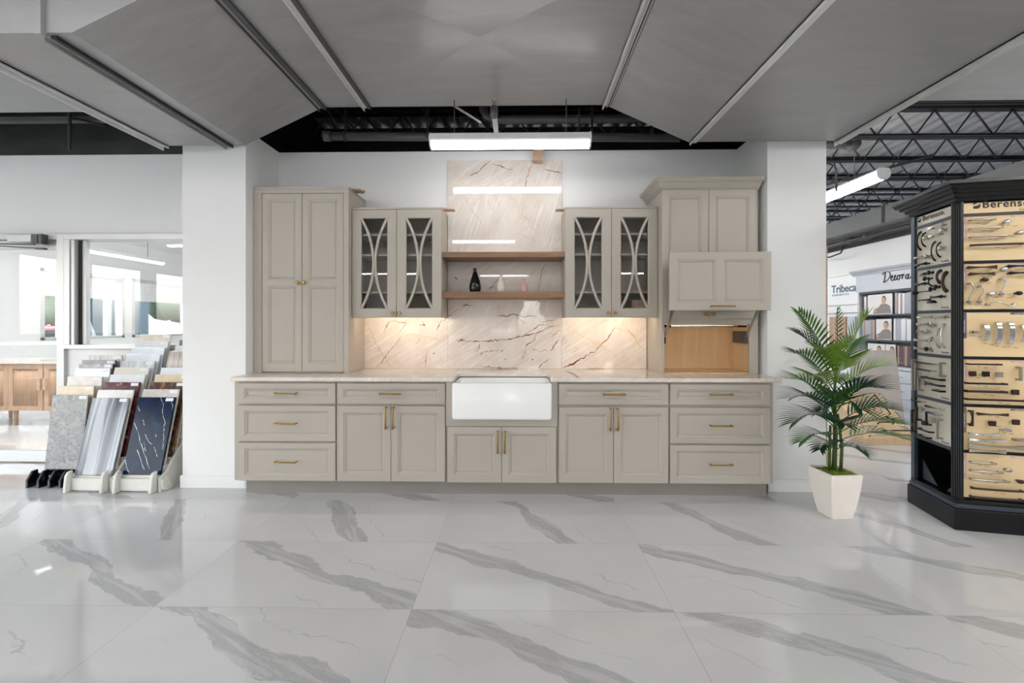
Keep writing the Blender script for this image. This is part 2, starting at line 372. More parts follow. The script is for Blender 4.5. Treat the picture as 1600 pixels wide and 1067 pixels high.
m = MB(); m.box(XPR, XPR+.006, 3.49, 3.53, 0, ZT-.2); m.box(XPR-.002, XPR+.008, YP-.002, 3.49, 0, 1.93); struct(m, 'trim_1', M['chip'])
# baseboards on the pillars
m = MB(); m.box(XPL-.012, XA0+.001, YP-.014, YP, 0, .1); m.box(XA0, XA0+.012, YP-.014, YP+.02, 0, .1); struct(m, 'baseboard_left', M['trim'], bevel=.004)
m = MB(); m.box(XA1-.001, XPR+.012, YP-.014, YP, 0, .1); struct(m, 'baseboard_right', M['trim'], bevel=.004)
# left glazed wall: door opening XD0..XD1, window opening XQ0..XQ1
XD0, XD1 = -5.34, -4.362; XQ0, XQ1 = -4.235, XPL; ZD = 2.17
Y0, Y1 = YL, YL+.1
m = MB(); m.box(XW, XPL, Y0, Y1, ZD, 2.92)
m.box(XQ0-.06, XPL, Y0, Y1, 0, 1.09); m.box(XW, XD0-.09, Y0, Y1, 0, ZD); struct(m, 'wall_left', M['wall'])
m = MB(); m.box(XW, XPL, Y0-.002, Y1, 2.92, 3.985); struct(m, 'wall_left_upper', M['wall_black'])
# door frame and window frame
m = MB(); m.box(XD1, XD1+.075, Y0-.03, Y1+.02, 0, ZD); m.box(XD0-.09, XD0, Y0-.03, Y1+.02, 0, ZD); m.box(XD0, XD1, Y0-.03, Y1+.02, 2.115, ZD)
struct(m, 'trim_2', M['alu'], bevel=.004)
d1 = MB(); a, b = XD0+.004, XD1-.004; yb = Y0+.005
d1.box(a, a+.06, yb, yb+.045, .01, 2.11); d1.box(b-.02, b, yb, yb+.045, .01, 2.11)
d1.box(a, b, yb, yb+.045, 2.03, 2.11); d1.box(a, b, yb, yb+.045, 1.115, 1.155); d1.box(a, b, yb, yb+.045, .01, .11)
door = struct(d1, 'door_1', M['alu'], bevel=.003)
m = MB(); m.box(a+.06, b-.02, yb+.018, yb+.026, .11, 1.115); m.box(a+.06, b-.02, yb+.018, yb+.026, 1.155, 2.03); m.build('glass', M['glass'], door)
p0 = PY(18, 379, Y0-.06); p1 = PY(70, 367, Y0-.06)
m = MB(); m.box(p0.x, p1.x-.09, Y0-.10, Y0-.031, p0.z, p1.z); cl = m.build('closer_body', M['alu'], door, bevel=.006)
m = MB(); m.box(p1.x-.09, p1.x-.035, Y0-.095, Y0-.031, p0.z-.01, p1.z); m.box(p1.x-.03, p1.x, Y0-.09, Y0-.031, p0.z-.016, p1.z+.004); m.build('closer_bracket', M['pipe'], door)
m = MB(); q = PY(45, 381, Y0-.1); m.bar((q.x+.02, Y0-.07, q.z), (p0.x-.2, Y0-.16, q.z-.006), .022, .012); m.bar((p0.x-.2, Y0-.16, q.z-.016), (q.x+.06, Y0-.06, q.z-.035), .02, .01); m.box(q.x+.02, q.x+.1, Y0-.07, Y0-.031, q.z-.045, q.z-.03)
m.build('closer_arm', M['pipe'], door)
w1 = MB(); w1.box(XQ0, XQ0+.035, Y0-.02, Y1+.02, 1.12, 2.115); w1.box(XQ0-.055, XPL, Y0-.035, Y1+.02, 1.085, 1.125); w1.box(XQ0-.055, XPL, Y0-.03, Y1+.02, 2.115, ZD); w1.box(XQ0-.055, XQ0, Y0-.03, Y1+.02, 1.12, 2.115)
w1.box(XQ0+.06, XQ0+.10, Y0+.03, Y0+.07, 1.125, 2.115)
win = struct(w1, 'window_1', M['alu'], bevel=.003)
m = MB(); m.box(XQ0+.035, XQ0+.06, Y0+.02, Y0+.08, 1.125, 2.115); m.build('gasket', M['darkgap'], win)
m = MB(); m.box(XQ0+.1, XPL, Y0+.045, Y0+.053, 1.125, 2.115); m.build('glass', M['glass'], win)

# outer window wall at the far left, windows in the office and along the showroom
def wall_x(name, X, th, ya, yb, za, zb, holes, mat):
    m = MB(); ys = ya
    for h0, h1, hz0, hz1 in holes:
        m.box(X-th, X, ys, h0, za, zb); m.box(X-th, X, h0, h1, za, hz0); m.box(X-th, X, h0, h1, hz1, zb); ys = h1
    m.box(X-th, X, ys, yb, za, zb); return struct(m, name, mat)
holes_w = [(-7.4, -4.8, .3, 2.6), (-4.6, -2.0, .3, 2.6), (-1.8, .8, .3, 2.6), (1.0, 3.6, .3, 2.6), (4.9, 6.6, 1.02, 2.34), (7.75, 9.42, 1.02, 2.34), (9.62, 11.2, 1.02, 2.34)]
wall_x('wall_outer_left', XW, .15, YB, 14, 0, 3.985, holes_w, M['wall'])
for kx, (h0, h1, z0, z1) in enumerate(holes_w):
    m = MB()
    for c_ in ((h0, h0+.06, z0, z1), (h1-.06, h1, z0, z1), (h0, h1, z0, z0+.05), (h0, h1, z1-.06, z1)): m.box(XW-.1, XW+.015, *c_)
    if z1 > 2.4: m.box(XW-.1, XW-.02, (h0+h1)/2-.03, (h0+h1)/2+.03, z0, z1)
    wn = struct(m, 'window_%d' % (kx+2), M['alu'])
    m = MB(); m.box(XW-.06, XW-.052, h0+.06, h1-.06, z0+.05, z1-.06); m.build('glass', M['glass'], wn)
    if z1 < 2.4:
        m = MB(); m.box(XW-.03, XW-.027, h0+.07, h1-.07, 1.86, z1-.07); m.tube([(XW-.025, h0+.07, z1-.1), (XW-.025, h1-.07, z1-.1)], .03); m.box(XW-.035, XW-.022, h0+.07, h1-.07, 1.84, 1.862); m.build('roller_blind', M['blind'], wn)
# wall behind the camera, with windows
m = MB(); xs = XW; hb = [(-7.6, -5.4), (-4.6, -2.4), (-1.2, 1.0), (3.0, 5.2)]
for h0, h1 in hb: m.box(xs, h0, YB-.15, YB, 0, 3.985); m.box(h0, h1, YB-.15, YB, 0, .7); m.box(h0, h1, YB-.15, YB, 2.4, 3.985); xs = h1
m.box(xs, 9, YB-.15, YB, 0, 3.985); struct(m, 'wall_front', M['wall'])
for kx, (h0, h1) in enumerate(hb):
    m = MB()
    for c_ in ((h0, h0+.07), (h1-.07, h1), ((h0+h1)/2-.04, (h0+h1)/2+.04)): m.box(c_[0], c_[1], YB-.1, YB+.02, .7, 2.4)
    m.box(h0, h1, YB-.1, YB+.02, .7, .77); m.box(h0, h1, YB-.1, YB+.02, 2.33, 2.4); wn = struct(m, 'window_%d' % (kx+9), M['darkgap'])
    m = MB(); m.box(h0+.07, h1-.07, YB-.06, YB-.052, .77, 2.33); m.build('glass', M['glass'], wn)
# office behind the glazing, right-hand room
m = MB(); m.box(XW, XPL, Y1, 12.5, 3.1, 3.15); struct(m, 'ceiling_office', M['wall'])
m = MB(); m.box(XW, XPL, 12.4, 12.5, 0, 3.1); struct(m, 'wall_office_back', M['wall'])
m = MB(); m.box(XPL-.05, XPL, Y1, 12.4, 0, 3.1); struct(m, 'wall_office_right', M['wall'])
m = MB(); m.box(XE, XE+.15, -1.0, 14, 0, 2.707); struct(m, 'wall_right', M['wall'])
m = MB(); m.box(XE-.01, XE+.15, -1.0, 13, 2.59, 2.707); struct(m, 'trim_3', M['beam'])
m = MB(); m.box(9, 9.15, YB, 14, 0, 3.985); m.box(XE, 9, -1.1, -1.0, 0, 2.9); struct(m, 'wall_outer_right', M['wall'])
m = MB(); m.box(XPR, XE, 13, 13.1, 0, 3.985); struct(m, 'wall_right_back', M['wall'])

# ------------------------------------------------------------------ overhead
YF = 3.45; ZL, ZH = 2.752, 3.05
def XF(u): return XU(u, YF)
duct = thing('air_duct', 'wide grey sheet metal air duct crossing overhead in front of the cabinets', 'duct', (0, 3.0, ZL))
S = [('L', XF(262), XF(362), 2.1), ('SL', XF(362), XF(383), XF(505), 2.1), ('H', XF(505), XF(578), 2.0), ('X', XF(578), XF(945), 2.0), ('SR', XF(945), XF(1075), XF(1085), 1.82), ('L', XF(1085), XF(1310), 1.82)]
ZTOP = 3.6
for s_ in S:
    m = MB(); yn = s_[-1]
    if s_[0] == 'L': poly = [(s_[1], ZL), (s_[2], ZL), (s_[2], ZTOP), (s_[1], ZTOP)]
    elif s_[0] == 'SL': poly = [(s_[1], ZL), (s_[2], ZL), (s_[3], ZH), (s_[3], ZTOP), (s_[1], ZTOP)]
    elif s_[0] == 'SR': poly = [(s_[1], ZH), (s_[2], ZL), (s_[3], ZL), (s_[3], ZTOP), (s_[1], ZTOP)]
    else: poly = [(s_[1], ZH), (s_[2], ZH), (s_[2], ZTOP), (s_[1], ZTOP)]
    if s_[0] != 'X': m.prism(poly, 'y', yn, YF)
    else:                                   # cross-broken panel: creases meet in a shallow point
        x0, x1 = s_[1], s_[2]; cx, cy = PY(750, 78, 2.73).x, 2.73
        m.add([(x0, yn, ZH), (x1, yn, ZH), (x1, YF, ZH), (x0, YF, ZH), (cx, cy, ZH+.07), (x0, yn, ZTOP), (x1, yn, ZTOP), (x1, YF, ZTOP), (x0, YF, ZTOP)],
              [(0, 1, 4), (1, 2, 4), (2, 3, 4), (3, 0, 4), (5, 6, 7, 8), (0, 1, 6, 5), (1, 2, 7, 6), (2, 3, 8, 7), (3, 0, 5, 8)])
    m.build('section', M['duct'], duct)
def seam(x, z, yn, dark=0, w=.032, drop=.028, mat='flange'):
    m = MB(); m.box(x-w/2, x-w/2+.006, yn, YF+.012, z-drop, z+.004); m.box(x-w/2, x+w/2, yn, YF+.005, z-.008, z+.004)
    if drop > .03: m.box(x+w/2-.006, x+w/2, yn, YF+.008, z-drop*.6, z+.004)
    m.build('flange', M[mat], duct)
    if dark:
        m = MB(); m.box(x+w/2, x+w/2+.022, yn, YF+.004, z-.014, z+.003); m.box(x+w/2+.022, x+w/2+.03, yn, YF+.004, z-.02, z+.003); m.each('drive_cleat', M['pipe' if dark == 1 else 'seam'], duct)
seam(XF(258), ZL, 2.0, 0, .05, .035); seam(XF(355), ZL, 2.12, 2, .035, .03, 'duct'); seam(XF(501), ZH, 1.95, 1, .03, .03, 'pipe'); seam(XF(571), ZH, 1.95, 1, .03, .03)
seam(XF(945), ZH, 1.75, 1, .035, .035); seam(XF(1083), ZL, 1.75, 0, .05, .025); seam(XF(1310), ZL, 1.75, 0, .05, .04)
for u in (355, 255):
    m = MB(); m.box(XF(u)-.016, XF(u)+.016, 2.075, 2.1, ZL-.02, ZTOP); m.build('flange', M['duct'], duct)
def upper_duct(x0, x1, z, label):
    t = thing('air_duct', label, 'duct', ((x0+x1)/2, 3.0, z)); n_ = 2
    for q in range(n_):
        a = x0+(x1-x0)*q/n_; b = x0+(x1-x0)*(q+1)/n_; m = MB(); c_ = ((a+b)/2, 2.8, z+.03)
        m.add([(a, 2.15, z), (b, 2.15, z), (b, YF, z), (a, YF, z), c_, (a, 2.15, z+.55), (b, 2.15, z+.55), (b, YF, z+.55), (a, YF, z+.55)],
              [(0, 1, 4), (1, 2, 4), (2, 3, 4), (3, 0, 4), (5, 6, 7, 8), (0, 1, 6, 5), (1, 2, 7, 6), (2, 3, 8, 7), (3, 0, 5, 8)]); m.build('section', M['duct'], t)
    m = MB(); m.box((x0+x1)/2-.015, (x0+x1)/2+.015, 2.1, YF+.01, z-.03, z+.003); m.build('flange', M['pipe'], t)
upper_duct(-6.4, XF(262)-.05, 3.03, 'grey air duct high over the glass door at the left edge'); upper_duct(XF(1310)+.05, 6.4, 3.06, 'grey air duct high over the hardware display tower')

JL = ['nearest black roof joist, its bottom edge just under the high air duct'] + [s+' black roof joist counted away from the cabinet wall' for s in ('second', 'third', 'fourth', 'fifth', 'sixth', 'seventh', 'eighth', 'ninth', 'tenth')]
def joist(Y, label, x0=-9, x1=9):
    t = thing('roof_joist', label, 'roof joist', (0, Y, 3.62), 0, 'open web roof joists under the ribbed deck')
    m = MB(); m.box(x0, x1, Y-.045, Y-.008, 3.62, 3.642); m.box(x0, x1, Y+.008, Y+.045, 3.62, 3.642); m.build('bottom_chord', M['steel'], t)
    m = MB(); m.box(x0, x1, Y-.05, Y+.05, 3.945, 3.985); m.build('top_chord', M['steel'], t)
    m = MB(); x = x0; k_ = 0; pts = []
    while x < x1: pts.append((x, Y, 3.635 if k_ % 2 else 3.95)); x += .235; k_ += 1
    for a, b in zip(pts, pts[1:]): m.tube([a, b], .011, 6)
    m.build('web', M['pipe'], t)
for k_ in range(10): joist(4.62+.82*k_ if k_ else 4.62, JL[k_])
# strip lights
def strip_light(c, L, axis, label, ztop=3.05, group=None, lens='tube', up=False):
    t = thing('strip_light', label, 'ceiling light', c, 0, group)
    h = L/2; m = MB(); pr = [(-.035, .05), (-.047, .03), (-.047, -.008), (.047, -.008), (.047, .03), (.035, .05)] if up else [(-.05, .045), (-.062, .0), (-.055, -.012), (.055, -.012), (.062, 0), (.05, .045)]
    P = lambda p: [(c[0 if axis == 'y' else 1]+a, c[2]+b) for a, b in p]
    lo = c[1 if axis == 'y' else 0]
    m.prism(P(pr), axis, lo-h+.011, lo+h-.011); m.build('housing', M['fixture'], t)
    m = MB(); pr = [(.055*math.cos(x_), -.013-.045*math.sin(x_)) for x_ in [math.pi*i/8 for i in range(9)]] if not up else [(.048, .028), (.056, .02)]+[(.060*math.cos(x_), -.008-.05*math.sin(x_)) for x_ in [math.pi*i/8 for i in range(9)]]+[(-.056, .02), (-.048, .028), (-.048, -.009), (.048, -.009)]
    m.prism(P(pr), axis, lo-h+.012, lo+h-.012); m.build('diffuser', M[lens], t)
    m = MB()
    for e in (-1, 1):
        pr = [(.045, .052), (-.045, .052), (-.063, .02)]+[(-.063*math.cos(x_), -.008-.054*math.sin(x_)) for x_ in [math.pi*i/6 for i in range(0, 7)]]+[(.063, .02)]
        m.prism(P(pr), axis, lo+e*h-(.012 if e > 0 else 0), lo+e*h+(0 if e > 0 else .012))
    m.each('end_cap', M['fixture'], t)
    m = MB()
    for e in (-.7, .7):
        a = Vector(c); a[1 if axis == 'y' else 0] += e*h; a.z += .04; m.tube([a, (a.x, a.y, ztop)], .004, 5)
    m.each('hanger', M['pipe'], t); return t
LX = (XU(672, 3.36)+XU(923, 3.36))/2
strip_light((LX, 3.36, 2.73), 1.235, 'x', 'lit white strip light hanging above the tall stone slab', lens='tube_dim')
strip_light((PY(1385, 270, 4.16).x-.02, 5.38, 2.74), 2.44, 'y', 'lit white strip light hanging beyond the right white pillar', ztop=3.62, up=True)
strip_light((-7.55, 7.85, 2.62), 2.44, 'y', 'lit white strip light inside the glazed office', ztop=3.1, lens='tube_soft')
XS2 = (707-812)/680*8.43
strip_light((XS2+.61, -.5, 2.93), 1.22, 'x', 'white strip light over the showroom floor, mirrored in the tall stone slab', ztop=3.985)
for x, y, L in ((-2.35, 1.15, 2.44), (3.3, 1.15, 2.44), (-6.4, .5, 2.44), (1.32, 1.15, 1.22), (-5.9, -.5, 2.44), (4.6, -.5, 2.44), (-6.2, -3.1, 2.44), (6.2, -3.1, 2.44), (-.52, -6.4, 1.57), (-4.4, -6.4, 2.44), (4.2, -6.4, 2.44)):  # lamps just ahead of the viewer are added to brighten cabinets and tower
    strip_light((x, y, 2.93), L, 'x', 'unseen white strip light over the showroom, rows filled out with added lamps for brightness', ztop=3.985, group='strip lights behind the viewer')
for x, y in ((-6.4, 4.75), (-4.0, 4.75), (-4.6, 7.75)): strip_light((x, y, 2.95), 2.3, 'x', 'unseen white strip light added to brighten the office, above the window head', ztop=3.1, group='added strip lights inside the office', lens='tube_office_fill')  # extra lamps out of view, added to brighten the office
strip_light((2.66, 5.2, 2.74), 2.1, 'y', 'white strip light added out of sight behind the right pillar to brighten the display tower', ztop=3.985, up=True)  # added lamp, kept out of sight, to light the tower's left face
for x, y in ((3.9, 8.6), (4.3, 1.0)): strip_light((x, y, 2.8), 2.44, 'y', 'white strip light over the room right of the pillar', ztop=3.62 if y > 4 else 3.05, group='strip lights in the right room', up=True)
# pipes in the gap above the alcove
YQ = 3.74
a, b = PY(508, 213, YQ), PY(1062, 215, YQ)
t = thing('sprinkler_pipe', 'horizontal grey pipe running above the alcove behind the strip light', 'pipe', (a.x, YQ, a.z))
m = MB(); m.tube([a, b], .036, 12); m.build('tube', M['pipe'], t)
m = MB(); m.tube([a-Vector((.012, 0, 0)), a+Vector((.05, 0, 0))], .043, 12); m.build('end_cap', M['pipe'], t)
for u in (540, 668, 925, 1018):
    x = XU(u, YQ); m = MB(); m.tube([(x-.012, YQ, a.z), (x+.012, YQ, a.z)], .042, 12); m.bar((x, YQ, a.z+.04), (x, YQ, 3.6), .02, .006, (0, 1, 0)); m.build('hanger', M['steel'], t)
z2 = ZV(187, 3.83); a = PY(755, 187, 3.83); b = PY(1180, 187, 3.83)
t = thing('sprinkler_pipe', 'upper grey pipe with an elbow, just below the raised duct', 'pipe', (a.x, 3.83, z2))
m = MB(); m.tube([(a.x, 3.83, 3.985), (a.x, 3.83, z2+.09), (a.x+.03, 3.83, z2+.03), (a.x+.1, 3.83, z2), (b.x, 3.83, z2)], .038, 12); m.build('tube', M['pipe'], t)
a = PY(772, 178, 3.22); b = PY(776, 211, 3.66)
t = thing('fire_sprinkler', 'short pale pipe with an upright sprinkler head, pointing out above the strip light', 'sprinkler', a)
m = MB(); m.tube([a+Vector((0, 0, .03)), a, b, b+Vector((0, .03, .02))], .021, 10); m.tube([b+Vector((0, -.02, 0)), b+Vector((0, .03, 0))], .03, 10); m.build('tube', M['flange'], t)
m = MB(); m.tube([a-Vector((0, .02, .02)), a+Vector((0, 0, .01)), a+Vector((0, 0, .05))], .03, 10); m.build('elbow', M['pipe'], t)
m = MB(); m.lathe([(.016, .05), (.012, .07), (.004, .075), (.004, .1), (.022, .101), (.022, .104)], a, 12); m.tube([a+Vector((-.012, 0, .07)), a+Vector((-.016, 0, .085)), a+Vector((0, 0, .1))], .003, 5); m.tube([a+Vector((.012, 0, .07)), a+Vector((.016, 0, .085)), a+Vector((0, 0, .1))], .003, 5); m.build('sprinkler_head', M['satin'], t)
for u0, v0, u1, v1, Y in ((512, 172, 528, 200, 3.62), (527, 172, 553, 200, 3.9), (720, 172, 752, 192, 3.62), (660, 170, 670, 198, 3.8), (905, 175, 903, 214, 3.64)):
    m = MB(); a = PY(u0, v0, Y); b = PY(u1, v1, Y+.02); m.bar(a+(a-b)*((3.99-a.z)/(a.z-b.z)), b, .014, .014); solo(m, 'steel_brace', M['steel' if u0 != 720 else 'flange'], {512: 'short dark brace, leftmost in the gap over the alcove', 527: 'second dark brace from the left in the gap over the alcove', 720: 'pale brace slanting down over the strip light', 660: 'dark brace at the left end of the strip light', 905: 'thin dark rod at the right end of the strip light'}[u0], 'brace')
# box beam along the right wall, conduit, pipes, tie rods
m = MB(); m.box(5.0, XE-.01, -1, 13, 2.707, 2.945); solo(m, 'ceiling_beam', M['beam'], 'grey boxed beam along the top of the right wall', 'beam')
m = MB(); zz = 2.78
m.box(4.995, 5.0, 6.05, 6.1, 2.71, 2.94); solo(m, 'steel_brace', M['steel'], 'thin dark upright strap on the face of the boxed beam', 'brace')
m = MB(); m.tube([(5.3, 4.5, 2.65), (5.3, 12, 2.65)], .035); m.tube([(5.3, 7.0, 2.65), (5.3, 7.1, 2.65)], .05); m.tube([(5.3, 6.7, 2.65), (5.3, 6.78, 2.65)], .05); solo(m, 'conduit', M['pipe'], 'grey conduit tucked under the boxed beam', 'pipe')
m = MB(); m.tube([(5.3, 8.0, 2.59), (5.3, 7.85, 2.51), (5.35, 7.6, 2.47), (5.35, 7.35, 2.5), (5.3, 7.2, 2.59)], .012, 6); solo(m, 'cable', M['steel'], 'dark cable looping below the boxed beam', 'cable')
a = PY(1325, 226, 4.9); m = MB(); m.tube([(2.6, 5.2, a.z+.12), (2.9, 5.0, a.z+.06), a, a+Vector((.12, .02, .02))], .05, 10); m.tube([a, a+Vector((0, -.02, -.03)), a+Vector((.06, -.05, -.02))], .055, 10); solo(m, 'pipe_elbow', M['pipe'], 'grey pipe with an elbow beside the top of the right pillar', 'pipe')
m = MB()
for x0, y0, x1, y1 in ((3.7, 9.6, 5.5, 5.9),): m.tube([(x0, y0, 3.56), (x1, y1, 3.56)], .02, 6)
solo(m, 'conduit', M['pipe'], 'long thin conduit running slantwise below the roof joists', 'pipe')
m = MB(); m.tube([(2.9, 4.62, 3.6), (5.4, 4.62, 3.95)], .012, 6); m.tube([(2.9, 4.62, 3.63), (3.3, 4.62, 3.63)], .012, 6); solo(m, 'tie_rod', M['steel'], 'thin slanting tie rod crossing the nearest joist', 'rod')
m = MB(); a = PY(1303, 255, 3.75); m.tube([a+Vector((-.25, 0, .0)), a+Vector((-.05, 0, 0)), a+Vector((.005, 0, -.02)), a+Vector((.02, 0, -.06)), a+Vector((.02, 0, -.24))], .009, 6); solo(m, 'conduit', M['pipe'], 'thin bent conduit coming down beside the right pillar', 'pipe')
m = MB(); a = PY(109, 180, 3.90); m.tube([(a.x, 3.90, 3.985), (a.x, 3.90, PY(109, 235, 3.90).z)], .014, 6); m.tube([(a.x, 3.90, PY(109, 186, 3.93).z), (a.x+.35, 3.90, PY(109, 200, 3.93).z)], .012, 6); solo(m, 'hanger_rod', M['steel'], 'dark rod hanging before the black band above the door', 'rod')
m = MB(); z_ = PY(60, 187, 3.95).z; m.box(-6.5, XF(262), 3.93, 3.99, z_-.02, z_+.02); solo(m, 'steel_angle', M['beam'], 'grey steel angle along the black band above the door', 'beam')
# ------------------------------------------------------------------ kitchen cabinets
def face(mb, x0, x1, z0, z1, yf, th, rects, bev=.02, dep=.012, glass_open=False):
    """framed cabinet front: outer edge eased, every rect a stepped, recessed panel"""
    e = .003
    ring = lambda i, d: [(x0+i, yf+d, z0+i), (x1-i, yf+d, z0+i), (x1-i, yf+d, z1-i), (x0+i, yf+d, z1-i)]
    v = ring(0, th)+ring(0, e)+ring(e, 0)
    f = [(a+b, a+(b+1) % 4, a+4+(b+1) % 4, a+4+b) for a in (0, 4) for b in range(4)]
    if not glass_open: f.append((3, 2, 1, 0))
    mb.add(v, f)
    X0, X1, Z0, Z1 = x0+e, x1-e, z0+e, z1-e
    Q = lambda a, b, c, d: mb.add([(a, yf, c), (b, yf, c), (b, yf, d), (a, yf, d)], [(0, 1, 2, 3)])
    if len(rects) > 1 and abs(rects[0][0]-rects[1][0]) > .01:      # side by side
        a = rects[0]; Q(X0, X1, Z0, a[2]); Q(X0, X1, a[3], Z1); xs = X0
        for r in rects: Q(xs, r[0], a[2], a[3]); xs = r[1]
        Q(xs, X1, a[2], a[3])
    else:
        a = rects[0]; Q(X0, a[0], Z0, Z1); Q(a[1], X1, Z0, Z1); zs = Z0
        for r in rects: Q(a[0], a[1], zs, r[2]); zs = r[3]
        Q(a[0], a[1], zs, Z1)
    for r in rects:
        if glass_open: steps = [(0, 0), (.004, .003), (.007, .006), (.007, th)]
        else: steps = [(0, 0), (.003, .0035), (.006, .0035), (bev-.003, dep-.002), (bev, dep+.002), (bev+.003, dep)]
        v = []
        for i, d in steps: v += [(r[0]+i, yf+d, r[2]+i), (r[1]-i, yf+d, r[2]+i), (r[1]-i, yf+d, r[3]-i), (r[0]+i, yf+d, r[3]-i)]
        f = [(4*a+b, 4*a+(b+1) % 4, 4*a+4+(b+1) % 4, 4*a+4+b) for a in range(len(steps)-1) for b in range(4)]
        if not glass_open: f.append(tuple(4*(len(steps)-1)+b for b in range(4)))
        if glass_open:
            o = [(x0, yf+th, z0), (x1, yf+th, z0), (x1, yf+th, z1), (x0, yf+th, z1)]; k_ = len(v); v += o; j = 4*(len(steps)-1)
            f += [(k_+b, k_+(b+1) % 4, j+(b+1) % 4, j+b) for b in range(4)]
        mb.add(v, f)
    return mb
def pull_mb(c, L, axis):
    """slim square bar pull with curved ends, standing off a front that faces the viewer"""
    c = Vector(c); a = Vector((1, 0, 0)) if axis == 'x' else Vector((0, 0, 1)); o = Vector((0, -1, 0)); h = L/2; m = MB()
    m.tube([c-a*h*.93, c-a*h*.93+o*.02, c-a*h*.99+o*.027, c-a*h*.96+o*.033, c-a*h*.9+o*.034, c+a*h*.9+o*.034, c+a*h*.96+o*.033, c+a*h*.99+o*.027, c+a*h*.93+o*.02, c+a*h*.93], .0058, 6, up=(0, 0, 1) if axis == 'x' else (1, 0, 0))
    return m
def knob_mb(c, r=.0155):
    m = MB(); m.lathe([(.006, 0), (.006, -.012), (r*.85, -.015), (r, -.02), (r*.96, -.027), (r*.7, -.030), (r*.6, -.029)], c, 14, axis='y'); return m
def drawer(parent, x0, x1, z0, z1, yf):
    m = MB(); face(m, x0, x1, z0, z1, yf, .022, [(x0+.048, x1-.048, z0+.04, z1-.04)], .021)
    d = m.build('drawer', M['cabinet'], parent); pull_mb(((x0+x1)/2, yf, (z0+z1)/2+.003), .165, 'x').build('pull', M['brass'], d)
def cdoor(parent, x0, x1, z0, z1, yf, hx, hz):
    m = MB(); face(m, x0, x1, z0, z1, yf, .022, [(x0+.05, x1-.05, z0+.058, z1-.05)], .021)
    d = m.build('door', M['cabinet'], parent); pull_mb((hx, yf, hz), .165, 'z').build('pull', M['brass'], d)

YFR = 3.287; YC = YFR+.022
e0 = XU(366.4, YC); eA = XU(525.2, YFR); eB = XU(696.9, YFR); eC = XU(871.3, YFR); eD = XU(1045.9, YFR); e1 = XU(1207.5, YC)
ZB = .119; ZCT = .884
def carcass(parent, x0, x1, ztop=ZCT):
    m = MB(); m.box(x0, x1, YC, YWALL-.005, ZB, ztop); m.build('carcass', M['cabinet'], parent, bevel=.0015)
def xs(a, b): return XU(a, YFR), XU(b, YFR)
t = thing('base_cabinet', 'greige base cabinet of three drawers at the left end, below the tall pantry', 'cabinet', ((e0+eA)/2, 3.6, ZB), 0, 'base cabinets'); carcass(t, e0, eA-.0015)
a, b = xs(372.3, 524)
for z0, z1 in ((.711, .869), (.424, .697), (.123, .413)): drawer(t, a, b, z0, z1, YFR)
t = thing('base_cabinet', 'greige base cabinet with one wide drawer over two doors, left of the white sink', 'cabinet', ((eA+eB)/2, 3.6, ZB), 0, 'base cabinets'); carcass(t, eA, eB-.0015)
a, b = xs(526.3, 695.4); c1 = XU(610.8, YFR); drawer(t, a, b, .711, .869, YFR)
cdoor(t, a, c1-.0015, .123, .697, YFR, XU(604, YFR), .61); cdoor(t, c1+.0015, b, .123, .697, YFR, XU(615.3, YFR), .61)
t = thing('base_cabinet', 'greige sink cabinet with two short doors, directly under the white sink', 'cabinet', ((eB+eC)/2, 3.6, ZB), 0, 'base cabinets')
m = MB(); m.box(eB, eC-.0015, YC, YWALL-.005, ZB, .545)
for a_, b_ in ((eB, XU(706, 3.24)-.004), (XU(862.3, 3.24)+.004, eC-.0015)): m.box(a_, b_, YC, YWALL-.005, .545, ZCT)
m.build('carcass', M['cabinet'], t)
fa, fb_ = XU(706, 3.235)+.0, XU(862.3, 3.235)
m = MB(); m.prism([(eB, .545), (eC-.0015, .545), (eC-.0015, ZCT), (fb_+.002, ZCT), (fb_+.002, .604), (fa-.002, .604), (fa-.002, ZCT), (eB, ZCT)], 'y', YC-.02, YC-.0005); m.build('fascia', M['cabinet'], t)
a, b = xs(698.8, 869.3); c1 = XU(784, YFR)
cdoor(t, a, c1-.0015, .119, .541, YFR, XU(778, YFR), .43); cdoor(t, c1+.0015, b, .119, .541, YFR, XU(789, YFR), .43)
t = thing('base_cabinet', 'greige base cabinet with one wide drawer over two doors, right of the white sink', 'cabinet', ((eC+eD)/2, 3.6, ZB), 0, 'base cabinets'); carcass(t, eC, eD-.0015)
a, b = xs(873.2, 1044.6); c1 = XU(958.8, YFR); drawer(t, a, b, .711, .869, YFR)
cdoor(t, a, c1-.0015, .121, .692, YFR, XU(953.3, YFR), .605); cdoor(t, c1+.0015, b, .121, .692, YFR, XU(964.5, YFR), .605)
t = thing('base_cabinet', 'greige base cabinet of three drawers at the right end, below the open lift-up door', 'cabinet', ((eD+e1)/2, 3.6, ZB), 0, 'base cabinets'); carcass(t, eD, e1)
a, b = xs(1047.2, 1204)
for z0, z1 in ((.711, .869), (.423, .692), (.121, .411)): drawer(t, a, b, z0, z1, YFR)
m = MB(); m.box(e0+.05, e1-.01, 3.375, 3.9, 0, ZB); solo(m, 'toe_kick', M['toe'], 'long grey toe kick board on the floor under the base cabinets', 'toe kick', loc=((e0+e1)/2, 3.375, 0))
